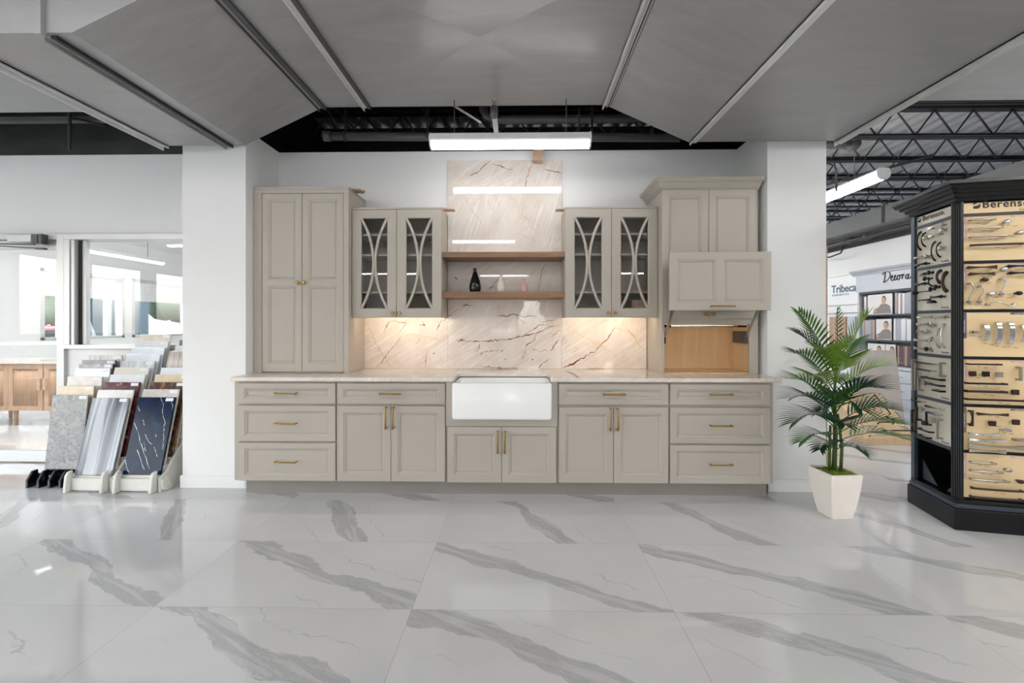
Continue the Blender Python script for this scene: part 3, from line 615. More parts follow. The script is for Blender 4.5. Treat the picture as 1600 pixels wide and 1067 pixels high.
# continuous stone worktop, cut away for the apron sink
sx0, sx1 = XU(706, 3.235)-.004, XU(862.3, 3.235)+.004; yfr = 3.262; wl, wr = XA0+.003, XA1-.004
m = MB(); poly = [(wl, yfr), (sx0-.002, yfr), (sx0+.012, yfr+.012), (sx0+.012, 3.56), (sx0+.03, 3.58), (sx1-.03, 3.58), (sx1-.012, 3.56), (sx1-.012, yfr+.012), (sx1+.002, yfr), (wr, yfr), (wr, YWALL-.003), (wl, YWALL-.003)]
m.prism(poly, 'z', ZCT+.001, .915); solo(m, 'worktop', M['quartzite'], 'cream veined stone worktop running over all the base cabinets', 'worktop', bevel=.004)
# apron-front sink
t = thing('farmhouse_sink', 'white apron front farmhouse sink set into the stone worktop', 'sink', ((sx0+sx1)/2, 3.4, .62))
x0, x1 = sx0+.004, sx1-.004; yf0, yb0, zt, zb = 3.225, 3.592, .879, .607
m = MB()
def rr(x0, x1, y0, y1, z, r, n=4):
    o = []
    for cx, cy, a0 in ((x1-r, y1-r, 0), (x0+r, y1-r, 90), (x0+r, y0+r, 180), (x1-r, y0+r, 270)):
        o += [(cx+r*math.cos(math.radians(a0+90*i/n)), cy+r*math.sin(math.radians(a0+90*i/n)), z) for i in range(n+1)]
    return o
rings = [rr(x0+.008, x1-.008, yf0+.008, yb0, zb, .018), rr(x0+.002, x1-.002, yf0+.002, yb0, zb+.006, .02), rr(x0, x1, yf0, yb0, zb+.02, .02), rr(x0, x1, yf0, yb0, zt-.012, .02), rr(x0+.004, x1-.004, yf0+.004, yb0-.004, zt-.003, .02), rr(x0+.01, x1-.01, yf0+.01, yb0-.01, zt, .02),
         rr(x0+.022, x1-.022, yf0+.03, yb0-.022, zt, .03), rr(x0+.026, x1-.026, yf0+.034, yb0-.026, zt-.006, .03), rr(x0+.03, x1-.03, yf0+.038, yb0-.03, zb+.06, .04), rr(x0+.06, x1-.06, yf0+.07, yb0-.06, zb+.03, .04)]
N_ = len(rings[0]); v = [p for r in rings for p in r]
f = [(i*N_+j, i*N_+(j+1) % N_, (i+1)*N_+(j+1) % N_, (i+1)*N_+j) for i in range(len(rings)-1) for j in range(N_)]+[tuple(range(N_))[::-1], tuple((len(rings)-1)*N_+j for j in range(N_))]
m.add(v, f, 0, True); m.build('basin', M['sink'], t)
m = MB(); m.lathe([(.045, 0), (.045, .003), (.03, .003), (.028, .001)], ((x0+x1)/2, 3.47, zb+.0305), 20); m.build('drain', M['chrome'], t)

# stone slabs on the wall
def jag(p, q, amp, n):
    p, q = Vector(p), Vector(q); d = q-p; pr = Vector((-d.y, d.x)); out = []
    for i in range(n+1):
        s = i/n; a = amp*(R.random()-.5)*2*(0 if i in (0, n) else 1); out.append(p+d*s+pr*a)
    return out
def vein(m, px, w, mat=1, amp=.06, Y=3.928):
    P2 = []
    for a, b in zip(px, px[1:]): P2 += jag(a, b, amp, max(3, int((Vector(b)-Vector(a)).length/3)))[(0 if not P2 else 1):]
    P3 = [PY(p.x, p.y, Y) for p in P2]
    P3 = [Vector((p.x, Y, max(.921, p.z))) for p in P3]; n_ = len(P3)
    ws = [w*(.35+R.random()*.9)*(1-.75*abs(2*i/(n_-1)-1)**2.5) for i in range(n_)]
    m.strip(P3, ws, (0, -1, 0), mat)
def spot(m, u, v, r): vein(m, [(u-r, v+r*.5), (u+r, v-r*.5)], .009, 1, .1)
bx0, bx1 = XU(700, 3.93), XU(877.3, 3.93); ztop = PY(790, 250.5, 3.93).z
Z4 = lambda u0, v0, s: (u0, v0, s)
def z1_(x, y): return (560+x/3.478, 480+y/3.478)
def z2_(x, y): return (680+x/4.268, 230+y/4.268)
m = MB(); m.box(bx0, bx1, 3.9285, YWALL-.001, .916, ztop)
for pts, w, mt in (([z1_(530, 180), z1_(590, 186), z1_(660, 188), z1_(720, 180), z1_(800, 178), z1_(880, 160), z1_(970, 140), z1_(1040, 105), z1_(1098, 100)], .012, 1), ([z1_(880, 160), z1_(930, 130), z1_(985, 95), z1_(1030, 98)], .01, 1),
      ([z1_(745, 46), z1_(800, 50), z1_(850, 38), z1_(890, 52), z1_(965, 48)], .009, 1), ([z1_(850, 38), z1_(875, 65), z1_(910, 90)], .005, 1), ([z1_(970, 140), z1_(955, 180), z1_(910, 210), z1_(905, 250), z1_(890, 290)], .010, 1),
      ([z1_(1100, 155), z1_(1070, 200), z1_(1045, 240)], .012, 1), ([z1_(660, 188), z1_(655, 220), z1_(640, 245)], .006, 1), ([z1_(975, 335), z1_(1000, 305), z1_(1045, 275)], .008, 1), ([z1_(1098, 120), z1_(1050, 160), z1_(1020, 180)], .005, 1),
      ([z1_(550, 5), z1_(510, 30), z1_(440, 90)], .007, 1), ([z1_(650, 322), z1_(720, 326), z1_(800, 335), z1_(870, 330)], .009, 1), ([z1_(640, 250), z1_(720, 237), z1_(770, 232)], .004, 1), ([z1_(930, 232), z1_(1070, 235)], .005, 1), ([z1_(985, 80), z1_(1085, 66)], .005, 1), ([z1_(540, 190), z1_(560, 175), z1_(580, 180)], .012, 1),
      ([z2_(370, 88), z2_(330, 120), z2_(290, 160), z2_(220, 195)], .011, 1), ([z2_(380, 112), z2_(430, 122), z2_(470, 142), z2_(520, 153)], .008, 1), ([z2_(715, 145), z2_(770, 155), z2_(845, 172)], .010, 1), ([z2_(645, 115), z2_(625, 155), z2_(595, 270)], .007, 1), ([z2_(600, 265), z2_(690, 275)], .004, 1),
      ([z2_(220, 195), z2_(100, 250)], .006, 2), ([z2_(410, 180), z2_(470, 270), z2_(560, 420), z2_(700, 590)], .008, 2), ([z2_(170, 300), z2_(250, 420), z2_(330, 540)], .008, 2), ([z2_(320, 350), z2_(440, 470)], .006, 2), ([z2_(420, 880), z2_(360, 950)], .008, 1), ([z2_(730, 770), z2_(705, 860), z2_(690, 955)], .008, 1), ([z2_(130, 865), z2_(150, 885)], .014, 1), ([z2_(470, 915), z2_(690, 915), z2_(830, 935)], .005, 2), ([z2_(690, 1015), z2_(670, 1065)], .006, 1), ([z2_(170, 1060), z2_(210, 1050), z2_(255, 1060)], .009, 1), ([z2_(540, 560), z2_(700, 640)], .006, 2), ([z1_(470, 190), z1_(400, 165)], .004, 2)):
    vein(m, pts, w, mt)
for u, v in ((780, 238), (755, 236), (720, 238), (800, 282), (700, 240), (668, 252), (410, 250), (955, 230), (945, 285), (765, 335), (855, 335)): spot(m, *z1_(u, v), 2.2)
solo(m, 'stone_slab', [M['quartzite'], M['vein'], M['gold']], 'tall cream stone slab with rust veins rising behind the wooden shelves', 'stone slab', 'stone wall slabs', loc=((bx0+bx1)/2, 3.94, .916))
xl0, xr1 = XU(569, 3.93), XU(1010, 3.93); zs = 1.375
m = MB(); m.box(xl0, bx0-.0015, 3.9285, YWALL-.001, .916, zs)
for pts, w, mt in (([z1_(100, 335), z1_(150, 260), z1_(205, 200), z1_(232, 155)], .008, 1), ([z1_(232, 155), z1_(300, 148), z1_(360, 160), z1_(470, 180)], .006, 2), ([z1_(170, 75), z1_(150, 110), z1_(135, 135)], .008, 1), ([z1_(180, 72), z1_(265, 88), z1_(235, 120), z1_(215, 148)], .006, 1), ([z1_(330, 95), z1_(365, 100), z1_(345, 75)], .012, 1), ([z1_(430, 72), z1_(440, 95), z1_(425, 130)], .008, 1), ([z1_(372, 230), z1_(365, 280), z1_(362, 335)], .005, 1), ([z1_(50, 90), z1_(90, 190), z1_(150, 290), z1_(190, 335)], .012, 2), ([z1_(310, 200), z1_(340, 165)], .005, 1)): vein(m, pts, w, mt)
solo(m, 'stone_slab', [M['quartzite'], M['vein'], M['gold']], 'low cream stone slab with thin rust veins under the left glass cabinet', 'stone slab', 'stone wall slabs', loc=((xl0+bx0)/2, 3.94, .916))
m = MB(); m.box(bx1+.0015, xr1, 3.9285, YWALL-.001, .916, zs)
for pts, w, mt in (([z1_(1110, 330), z1_(1150, 318), z1_(1200, 285), z1_(1290, 235), z1_(1345, 180), z1_(1400, 105)], .010, 1), ([z1_(1120, 328), z1_(1200, 290)], .016, 1), ([z1_(1130, 90), z1_(1200, 150), z1_(1330, 210), z1_(1460, 310)], .008, 2), ([z1_(1430, 80), z1_(1500, 160), z1_(1555, 250)], .010, 2), ([z1_(1400, 110), z1_(1480, 140), z1_(1560, 190)], .008, 2), ([z1_(1105, 190), z1_(1118, 155)], .006, 1), ([z1_(1240, 336), z1_(1330, 340)], .006, 1)): vein(m, pts, w, mt)
solo(m, 'stone_slab', [M['quartzite'], M['vein'], M['gold']], 'low cream stone slab with one long slanting vein under the right glass cabinet', 'stone slab', 'stone wall slabs', loc=((bx1+xr1)/2, 3.94, .916))

# tall pantry standing on the worktop
px0, px1 = XA0+.004, XU(569.7, 3.93); yp = 3.56
t = thing('pantry_cabinet', 'tall greige pantry with two long paneled doors, standing on the left end of the worktop', 'cabinet', ((px0+px1)/2, 3.75, .916))
dx0, dx1, dxm = XU(408.9, yp), XU(536.6, yp), XU(471.6, yp); dz0, dz1 = .925, 2.397
m = MB(); m.box(px0, dx0-.002, yp, YWALL-.002, .916, 2.43); m.box(dx1+.002, px1, yp, YWALL-.002, .916, 2.43); m.box(dx0-.002, dx1+.002, yp, YWALL-.002, dz1+.002, 2.43)
m.box(dx0-.002, dx1+.002, yp+.024, YWALL-.002, .916, dz1+.002); m.build('carcass', M['cabinet'], t)
m = MB(); m.box(px0, px1+.004, yp-.006, YWALL-.002, 2.43, 2.448); m.build('top_board', M['cabinet'], t, bevel=.002)
zm0, zm1 = ZV(551, yp, 480)+.0, ZV(536, yp, 480)
for a, b, kx in ((dx0, dxm-.0015, dxm-.026), (dxm+.0015, dx1, dxm+.026)):
    m = MB(); face(m, a, b, dz0, dz1, yp+.002, .021, [(a+.05, b-.05, dz0+.068, ZV(447, yp, 480)), (a+.05, b-.05, ZV(437, yp, 480), dz1-.05)], .021)
    d = m.build('door', M['cabinet'], t); knob_mb((kx, yp+.002, ZV(441.8, yp, 480)), .016).build('knob', M['brass'], d)

# glass-door wall cabinets
yg = 3.622
def glass_cabinet(x0, x1, z0, z1, label, extra=None):
    t = thing('glass_wall_cabinet', label, 'cabinet', ((x0+x1)/2, 3.8, z0), 0, 'glass door wall cabinets'); yc = yg+.022; T = .018
    m = MB(); m.box(x0, x0+T, yc, YWALL-.022, z0, z1); m.box(x1-T, x1, yc, YWALL-.022, z0, z1); m.box(x0+T, x1-T, yc, YWALL-.022, z0+.026, z0+.026+T); m.box(x0+T, x1-T, yc, yc+.015, z0, z0+.026); m.box(x0+T, x1-T, yc, YWALL-.022, z1-T, z1); m.build('carcass', M['cabinet'], t)
    m = MB(); m.box(x0+T, x1-T, YWALL-.03, YWALL-.022, z0+T, z1-T); m.build('back_panel', M['cabinet_in'], t)
    m = MB(); m.box(x0, x1, yc-.012, YWALL-.022, z1, z1+.018); m.build('top_rail', M['cabinet'], t, bevel=.003)
    for v in (367.5, 399, 457):
        zz = ZV(v, yc+.03, 620); m = MB(); m.box(x0+T, x1-T, yc+.012, YWALL-.03, zz-.009, zz+.009); m.build('shelf', M['cabinet'], t)
    xm = (x0+x1)/2; dz0, dz1 = z0+.002, z1-.004
    for a, b, s in ((x0+.002, xm-.0015, 1), (xm+.0015, x1-.002, -1)):
        ra, rb, rz0, rz1 = a+.072, b-.072, dz0+.07, dz1-.066
        m = MB(); face(m, a, b, dz0, dz1, yg, .022, [(ra, rb, rz0, rz1)], glass_open=True); d = m.build('door', M['cabinet'], t)
        m = MB(); m.box(ra+.004, rb-.004, yg+.011, yg+.014, rz0+.004, rz1-.004); m.build('glass_pane', M['cabglass'], d)
        w = (rb-ra)/2-.008; H = (rz1-rz0)/2+.004; Rr = (H*H+w*w)/(2*w); cz = (rz0+rz1)/2; xc = (ra+rb)/2
        for sg in (-1, 1):
            pts = []
            for i in range(25):
                z = -H+2*H*i/24; dx_ = math.sqrt(Rr*Rr-z*z)-(Rr-w)           # 0 at the corners, w at mid-height
                pts.append(Vector((xc+sg*(w+.008-dx_) , yg+.004, cz+z)))
            vs = []; n_ = len(pts)
            for i, p in enumerate(pts):
                tt = (pts[min(i+1, n_-1)]-pts[max(i-1, 0)]).normalized(); nn = Vector((tt.z, 0, -tt.x))*.0105
                vs += [p-nn+Vector((0, .007, 0)), p-nn+Vector((0, -.001, 0)), p-nn*.55+Vector((0, -.005, 0)), p+nn*.55+Vector((0, -.005, 0)), p+nn+Vector((0, -.001, 0)), p+nn+Vector((0, .007, 0))]
            fs = [(i*6+j, i*6+(j+1) % 6, i*6+6+(j+1) % 6, i*6+6+j) for i in range(n_-1) for j in range(6)]+[tuple(range(6)), tuple((n_-1)*6+j for j in range(6))]
            mm = MB(); mm.add(vs, fs); mm.build('mullion', M['cabinet'], d)
        knob_mb(((b-.026) if s > 0 else (a+.026), yg, dz0+.036), .0145).build('knob', M['brass'], d)
    m = MB(); m.prism([(yc+.0155, z0+.001), (yc+.0155, z0+.0255), (yc+.042, z0+.0255), (yc+.032, z0+.0235), (yc+.0205, z0+.001)], 'x', x0+.05, x1-.05); lb_ = m.build('light_bar', M['fixture'], t); m = MB(); m.prism([(yc+.0212, z0+.0024), (yc+.0322, z0+.0234), (yc+.0328, z0+.0230), (yc+.0218, z0+.0020)], 'x', x0+.055, x1-.055); m.build('light_strip', M['led'], lb_)
    return t
zg0, zg1 = 1.372, 2.28
gx0, gx1 = px1+.001, XU(690.6, yg+.022); hx0, hx1 = XU(882.6, yg+.022), XU(1027, yg+.02)
glass_cabinet(gx0, gx1, zg0, zg1, 'greige wall cabinet with two arched glass doors, left of the wooden shelves')
glass_cabinet(hx0, hx1, zg0, zg1, 'greige wall cabinet with two arched glass doors, right of the wooden shelves')
m = MB(); m.box(XU(985, 3.75), XU(1008, 3.75), 3.7, 3.78, zg0+.0445, zg0+.15); solo(m, 'wood_offcut', M['chip'], 'brown wooden box standing inside the right glass cabinet', 'box')

# tall cabinet with crown moulding and lift-up door
tx0, tx1 = hx1+.001, XU(1184.5, 3.53); yt = 3.53; zc0 = .916
t = thing('tall_cabinet', 'tall greige cabinet with crown moulding and open lift-up door at the right end', 'cabinet', ((tx0+tx1)/2, 3.74, .916)); T = .02
ox0, ox1, oz1 = XU(1038, yt), XU(1171, yt), ZV(506, yt, 1100)
m = MB(); m.box(tx0, ox0, yt, yt+T, zc0, 2.41); m.box(ox1, tx1, yt, yt+T, zc0, 2.41); m.box(ox0, ox1, yt, yt+T, oz1, 1.372); m.box(ox0, ox1, yt, yt+T, 2.395, 2.41)
m.box(tx0, tx0+T, yt+T, YWALL-.002, zc0, 2.41); m.box(tx1-T, tx1, yt+T, YWALL-.002, zc0, 2.41); m.box(tx0+T, tx1-T, yt+T, YWALL-.002, 2.39, 2.41); m.box(tx0+T, tx1-T, yt+T, YWALL-.002, oz1+.012, 2.39); m.build('carcass', M['cabinet'], t)
m = MB(); m.box(tx0+T, tx0+T+.006, yt+T, YWALL-.02, zc0+.01, oz1+.01); m.box(tx1-T-.006, tx1-T, yt+T, YWALL-.02, zc0+.01, oz1+.01); m.box(tx0+T, tx1-T, YWALL-.02, YWALL-.01, zc0, oz1+.01); m.box(tx0+T, tx1-T, yt+T, YWALL-.02, oz1+.002, oz1+.01); m.box(tx0+T, tx1-T, yt+T, YWALL-.02, zc0, zc0+.01); m.build('lining', M['maple'], t)
m = MB(); m.box(tx0+T+.03, tx1-T-.03, yt+.021, yt+.027, oz1-.004, oz1+.002); lb_ = m.build('light_bar', M['fixture'], t); m = MB(); m.box(tx0+T+.03, tx1-T-.03, yt+.0271, yt+.029, oz1-.003, oz1+.001); m.build('light_strip', M['led'], lb_)
# crown: profile swept along the left side and the front
prof = [(0, 2.395), (.006, 2.395), (.010, 2.405), (.018, 2.412), (.026, 2.424), (.042, 2.446), (.058, 2.456), (.062, 2.466), (.066, 2.468), (.066, 2.482), (0, 2.482)]
vs = []; n_ = len(prof)
for cx, cy, ox, oy in ((tx0, YWALL-.002, -1, 0), (tx0, yt, -1, -1), (tx1, yt, .25, -1), (tx1, YWALL-.002, .25, 0)):
    for o_, z in prof: vs.append((cx+ox*o_, cy+oy*o_, z))
fs = [(k_*n_+i, k_*n_+(i+1) % n_, (k_+1)*n_+(i+1) % n_, (k_+1)*n_+i) for k_ in range(3) for i in range(n_)]+[tuple(range(n_)), tuple(3*n_+i for i in range(n_))]
m = MB(); m.add(vs, fs); m.build('crown_moulding', M['cabinet'], t)
a0, a1, am = XU(1034, yt-.02), XU(1181.5, yt-.02), XU(1107.5, yt-.02); z0, z1 = ZV(497.8, yt-.02, 1100), 2.393
for a, b, kx in ((a0, am-.0015, am-.03), (am+.0015, a1, am+.03)):
    m = MB(); face(m, a, b, z0, z1, yt-.021, .02, [(a+.052, b-.052, z0+.06, z1-.05)], .021); d = m.build('door', M['cabinet'], t)
    knob_mb((kx, yt-.021, z0+.035), .016).build('knob', M['brass'], d)
yl = 3.29; lx0, lx1 = XU(1046.3, yl), XU(1205.3, yl); lz0, lz1 = ZV(485, yl, 1120), ZV(393.2, yl, 1120); lm = (lx0+lx1)/2
m = MB(); face(m, lx0, lx1, lz0, lz1, yl, .021, [(lx0+.058, lm-.03, lz0+.058, lz1-.055), (lm+.03, lx1-.058, lz0+.058, lz1-.055)], .021); d = m.build('lift_up_door', M['cabinet'], t)
pull_mb((lm+.012, yl, lz0+.032), .175, 'x').build('pull', M['brass'], d)
for sx, s in ((ox0+.012, 1), (ox1-.012, -1)):
    m = MB(); zA = ZV(528, yt+.05, 1100); 
    m.bar((sx, yl+.03, lz0+.09), (sx, yt+.03, zA), .006, .016, (1, 0, 0)); m.bar((sx+s*.006, yl+.03, lz0+.04), (sx+s*.006, yt+.06, zA-.01), .005, .012, (1, 0, 0))
    m.each('lift_arm', M['satin'], t)
    m = MB(); m.box(sx-.01, sx+.01, yl+.021, yl+.045, lz0+.02, lz0+.12); m.build('arm_bracket', M['blackmetal'], t)
    m = MB()
    if s < 0: m.box(sx-.012, sx+.004, yt+.02, yt+.235, zA-.045, zA+.055)
    else: m.box(sx-.008, sx+.008, yt+.02, yt+.10, zA-.05, zA+.04)
    m.build('lift_spring_box', M['pipe' if s < 0 else 'blackmetal'], t, bevel=.006)
m = MB(); zr = ZV(509.5, yt+.03, 1100); m.tube([(ox0+.05, yt+.03, zr), (ox1-.06, yt+.03, zr)], .008, 8); m.build('torsion_bar', M['chrome'], t)
m = MB(); m.tube([(ox0+.01, yt+.03, zr), (ox0+.06, yt+.03, zr)], .011, 8); m.tube([(ox1-.07, yt+.03, zr), (ox1-.01, yt+.03, zr)], .011, 8); m.each('bar_sleeve', M['blackmetal'], t)

# floating shelves and what stands on them
shx0, shx1 = gx1+.001, hx0-.001; ysf = 3.645
for z0, z1, l in ((1.879, 1.924, 'upper oak floating shelf between the glass cabinets, holding nothing'), (1.540, 1.591, 'lower oak floating shelf between the glass cabinets, holding three vases')):
    m = MB(); m.box(shx0, shx1, ysf, 3.9275, z0, z1); solo(m, 'floating_shelf', M['shelf'], l, 'shelf', 'oak shelves', loc=((shx0+shx1)/2, 3.8, z0), bevel=.0015)
def vase(u, H, rmax, mat, label, prof):
    x = XU(u, 3.77); m = MB(); m.lathe([(r*rmax, z*H) for r, z in prof], (x, 3.77, 1.592), 28); return solo(m, 'bud_vase', mat, label, 'vase', 'bud vases', loc=(x, 3.77, 1.592))
k = NT('black_glaze'); k.bsdf(lin((14, 16, 22)), .08, 0, .5); M['vblack'] = k.m
M['vcream'] = paint('cream_glaze', (232, 224, 212), .3, var=.02); M['vpink'] = paint('pink_glaze', (228, 186, 184), .3, var=.02)
vase(742.3, .208, .0515, M['vblack'], 'glossy black bottle vase, tallest of the three on the lower shelf', [(.72, 0), (.85, .02), (.96, .1), (1, .2), (.97, .32), (.8, .5), (.55, .68), (.32, .84), (.24, .92), (.3, .97), (.36, 1), (.3, 1), (.2, .95), (.18, .8)])
vase(783, .157, .0405, M['vcream'], 'cream ribbed bud vase in the middle of the lower shelf', [(.6, 0), (.8, .03), (.95, .12), (1, .24), (.97, .36), (.8, .52), (.5, .68), (.3, .8), (.27, .9), (.32, .97), (.36, 1), (.28, 1), (.2, .94), (.2, .8)])
vase(819, .122, .0345, M['vpink'], 'pink bud vase, smallest of the three on the lower shelf', [(.6, 0), (.82, .03), (.97, .14), (1, .28), (.95, .42), (.72, .58), (.44, .72), (.3, .82), (.27, .92), (.33, .98), (.36, 1), (.28, 1), (.2, .94), (.2, .8)])
# timber wedges and offcuts left by the fitters
def wedge(u0, u1, v, tip, label):
    z = ZV(v, 3.8, u0); a, b = XU(u0, 3.8), XU(u1, 3.8); m = MB(); pr = [(a, z), (b, z-.002), (b, z+.004), (a, z+.022)] if tip > 0 else [(a, z-.002), (b, z), (b, z+.022), (a, z+.004)]
    m.prism(pr, 'y', 3.75, 3.82); return solo(m, 'timber_wedge', M['chip'], label, 'wedge', 'timber wedges')
wedge(688, 711, 329.5, 1, 'raw timber wedge sticking out of the top right corner of the left glass cabinet'); wedge(868, 890, 329.5, -1, 'raw timber wedge sticking out of the top left corner of the right glass cabinet')
m = MB(); c_ = PY(840, 246, 3.9); m.box(-.042, .042, -.045, .008, -.05, .062); m.xform(Matrix.Translation((c_.x, 3.9, c_.z)) @ Matrix.Rotation(math.radians(6), 4, 'Y') @ Matrix.Rotation(math.radians(-8), 4, 'X'))
solo(m, 'timber_block', M['chip'], 'raw timber block on the top edge of the tall stone slab', 'block')
m = MB(); xo = px1-.11
for dx_, dy, an, w in ((0, 3.66, .25, .19), (.02, 3.72, .5, .16)):
    q = MB(); q.box(-w/2, w/2, -.04, .04, 0, .010); q.xform(Matrix.Translation((xo+.08+dx_, dy, 2.449+(.011 if an > .3 else 0))) @ Matrix.Rotation(an, 4, 'Z')); solo(q, 'timber_offcut', M['chip'], 'thin raw timber offcut lying on top of the pantry, lower of two' if an < .3 else 'thin raw timber offcut lying on top of the pantry, upper of two', 'offcut', 'offcuts on the pantry')
# ------------------------------------------------------------------ stone samples in three racks by the glazed wall
def stripes(name, stops, scale, seed, axis='z'):
    k = NT(name); st = {'z': (1, 1, .04), 'd': (1, 1, .05)}[axis]
    v = k.mapping(k.obj(), loc=(seed, seed, seed), rot=(0, 0 if axis == 'z' else .3, 0), scale=st); k.bsdf(k.ramp(k.noise(v, scale, 5, .55, .2), stops), .1, 0, .3); return k.m
ST = {
 'grey_cloud': cloud('grey_cloud_stone', [(.28, (92, 96, 104)), (.45, (134, 136, 141)), (.6, (160, 157, 154)), (.75, (184, 184, 186))], 24, .3, detail=9, dist=1.4, seed=1),
 'beige': cloud('beige_stone', [(.3, (190, 168, 136)), (.7, (216, 200, 174))], 9, .2, seed=2),
 'cream_grey': cloud('cream_grey_stone', [(.3, (188, 180, 174)), (.55, (206, 200, 196)), (.75, (222, 220, 220))], 6, .2, seed=3),
 'white': cloud('plain_white_stone', [(.3, (222, 224, 228)), (.7, (234, 235, 238))], 4, .12, seed=4),
 'purple': cloud('purple_brown_stone', [(.3, (66, 54, 66)), (.5, (112, 96, 106)), (.7, (160, 148, 152))], 16, .2, (1, 1, 2), seed=5),
 'slate': cloud('blue_black_stone', [(.3, (28, 42, 54)), (.7, (64, 84, 96))], 10, .2, seed=6),
 'woodgrain': stripes('wood_striped_stone', [(.3, (140, 126, 118)), (.5, (180, 170, 164)), (.7, (206, 200, 196))], 34, 7),
 'striped': stripes('grey_striped_stone', [(.34, (84, 88, 98)), (.42, (128, 132, 140)), (.49, (178, 180, 188)), (.54, (112, 116, 126)), (.62, (188, 190, 196))], 12, 8.3),
 'calacatta': cloud('gold_veined_white_stone', [(.3, (176, 170, 158)), (.45, (222, 220, 214)), (.7, (234, 233, 230))], 7, .12, (1, 1, .5), (0, .5, 0), seed=9),
 'red': cloud('red_veined_stone', [(.3, (30, 14, 20)), (.5, (92, 34, 46)), (.6, (120, 60, 70)), (.72, (210, 200, 202))], 20, .15, seed=10),
 'cream': cloud('cream_stone', [(.3, (214, 208, 194)), (.7, (228, 224, 214))], 6, .15, seed=11),
 'grey_band': stripes('grey_banded_white_stone', [(.36, (130, 132, 140)), (.48, (196, 198, 202)), (.62, (228, 228, 230))], 10, 12, 'd'),
 'pale_grey': cloud('pale_grey_stone', [(.3, (188, 191, 196)), (.7, (210, 212, 216))], 8, .2, seed=13),
 'sand': cloud('sand_stone', [(.3, (186, 176, 158)), (.5, (206, 198, 182)), (.72, (222, 216, 204))], 9, .2, (1, 1, 2), seed=14),
 'navy': cloud('navy_stone', [(.3, (2, 14, 36)), (.55, (8, 32, 64)), (.78, (26, 58, 90))], 7, .16, seed=15, spec=.1),
 'greige': cloud('pale_veined_greige_stone', [(.3, (186, 178, 170)), (.7, (214, 208, 202))], 9, .2, seed=16),
 'brown': cloud('brown_emperador_stone', [(.3, (30, 20, 16)), (.5, (78, 50, 34)), (.62, (128, 88, 58)), (.75, (200, 180, 160))], 18, .15, seed=17),
 'tan': cloud('tan_stone', [(.3, (206, 182, 150)), (.7, (224, 204, 178))], 8, .2, seed=18),
 'white2': cloud('white_veined_stone', [(.3, (206, 212, 220)), (.7, (226, 230, 236))], 6, .15, seed=19),
}
M['sticker'] = paint('white_sticker', (232, 234, 238), .6)
M['rack_white'] = paint('white_rack_paint', (226, 224, 218), .45, var=.03); M['rack_black'] = paint('black_rack_paint', (16, 18, 22), .25)
M['whitevein'] = paint('pale_vein', (206, 214, 222), .2)
NAVY = [[(1350, 14), (1385, 100), (1370, 150), (1400, 280), (1385, 340), (1390, 440), (1380, 550)], [(1070, 280), (1110, 370), (1140, 480), (1200, 640), (1240, 750)], [(1165, 250), (1180, 310)], [(1190, 400), (1220, 470), (1260, 500)], [(1110, 560), (1190, 760)], [(1175, 480), (1200, 570)], [(1105, 110), (1130, 160)], [(1470, 60), (1490, 140)], [(1300, 400), (1310, 430)], [(1290, 530), (1325, 630)], [(975, 660), (1030, 790)]]
SW, SL = .305, .605; BEDS = {}
def sample(Xl, u, v, st, lean, label, group, th=.012):
    """12 x 24 inch slab whose top left corner is seen at (u, v); Xl is that corner's place across the room"""
    p = PX(u, v, Xl); m = MB(); m.box(0, SW, 0, th, 0, SL)
    if st == 'navy':
        for ln in NAVY:
            pts = []
            for (xa, ya), (xb, yb_) in zip(ln, ln[1:]):
                for i in range(6): pts.append((xa+(xb-xa)*i/6+R.uniform(-5, 5), ya+(yb_-ya)*i/6))
            pts.append(ln[-1]); P3 = [(max(.004, min(SW-.004, (x-1115+(y-10)*.2)/395*SW)), -.0004, max(.004, SL*(1-(y-10)/795))) for x, y in pts]
            m.strip(P3, [.0045*R.uniform(.15, 1) for _ in P3], (0, -1, 0), 1)
    o = m.build('stone_sample', [ST[st], M['whitevein']] if st == 'navy' else ST[st], bevel=.0012 if st != 'navy' else 0, seg=1); o.rotation_euler = (-lean, 0, 0); o.location = (Xl, p.y-SL*math.sin(lean), p.z-SL*math.cos(lean))
    BEDS.setdefault(round(Xl, 3), []).append((o.location.y, o.location.z)); tag(o, label, 'stone sample', group); ORG[o.name] = Vector((0, 0, 0))
    s = MB(); s.box(SW-.075, SW-.012, -.0008, -.0001, SL-.032, SL-.006); s.build('sticker', M['sticker'], o, local=True)
    return o
LE = math.radians(14.6); G2 = 'stone samples in the middle white rack'; XM = -3.537
for u, v, st, l in ((145, 621.5, 'striped', 'grey and white striped stone slab at the front of the middle white rack'), (153.4, 609, 'calacatta', 'white stone slab with gold-grey marks, right behind the striped slab'), (164, 597, 'red', 'dark red stone slab with white flecks in the middle rack'), (172.8, 585, 'white', 'plain white stone slab standing behind the dark red slab'), (179.5, 574, 'cream', 'cream stone slab behind the plain white slab in the middle rack'), (189, 564, 'grey_band', 'white stone slab with grey bands behind the cream slab in the middle rack'), (198, 553.5, 'white2', 'white slab directly behind the grey-banded slab in the middle rack'), (206, 543, 'white2', 'third white slab from the back of the middle rack'), (212.5, 533, 'pale_grey', 'pale grey stone slab, second from the back of the middle rack'), (217.5, 522.5, 'sand', 'sand coloured stone slab, hindmost and topmost of the middle rack')):
    sample(XM, u, v, st, LE, l, G2)
G1 = 'stone samples in the black rack'; XL_ = -3.915
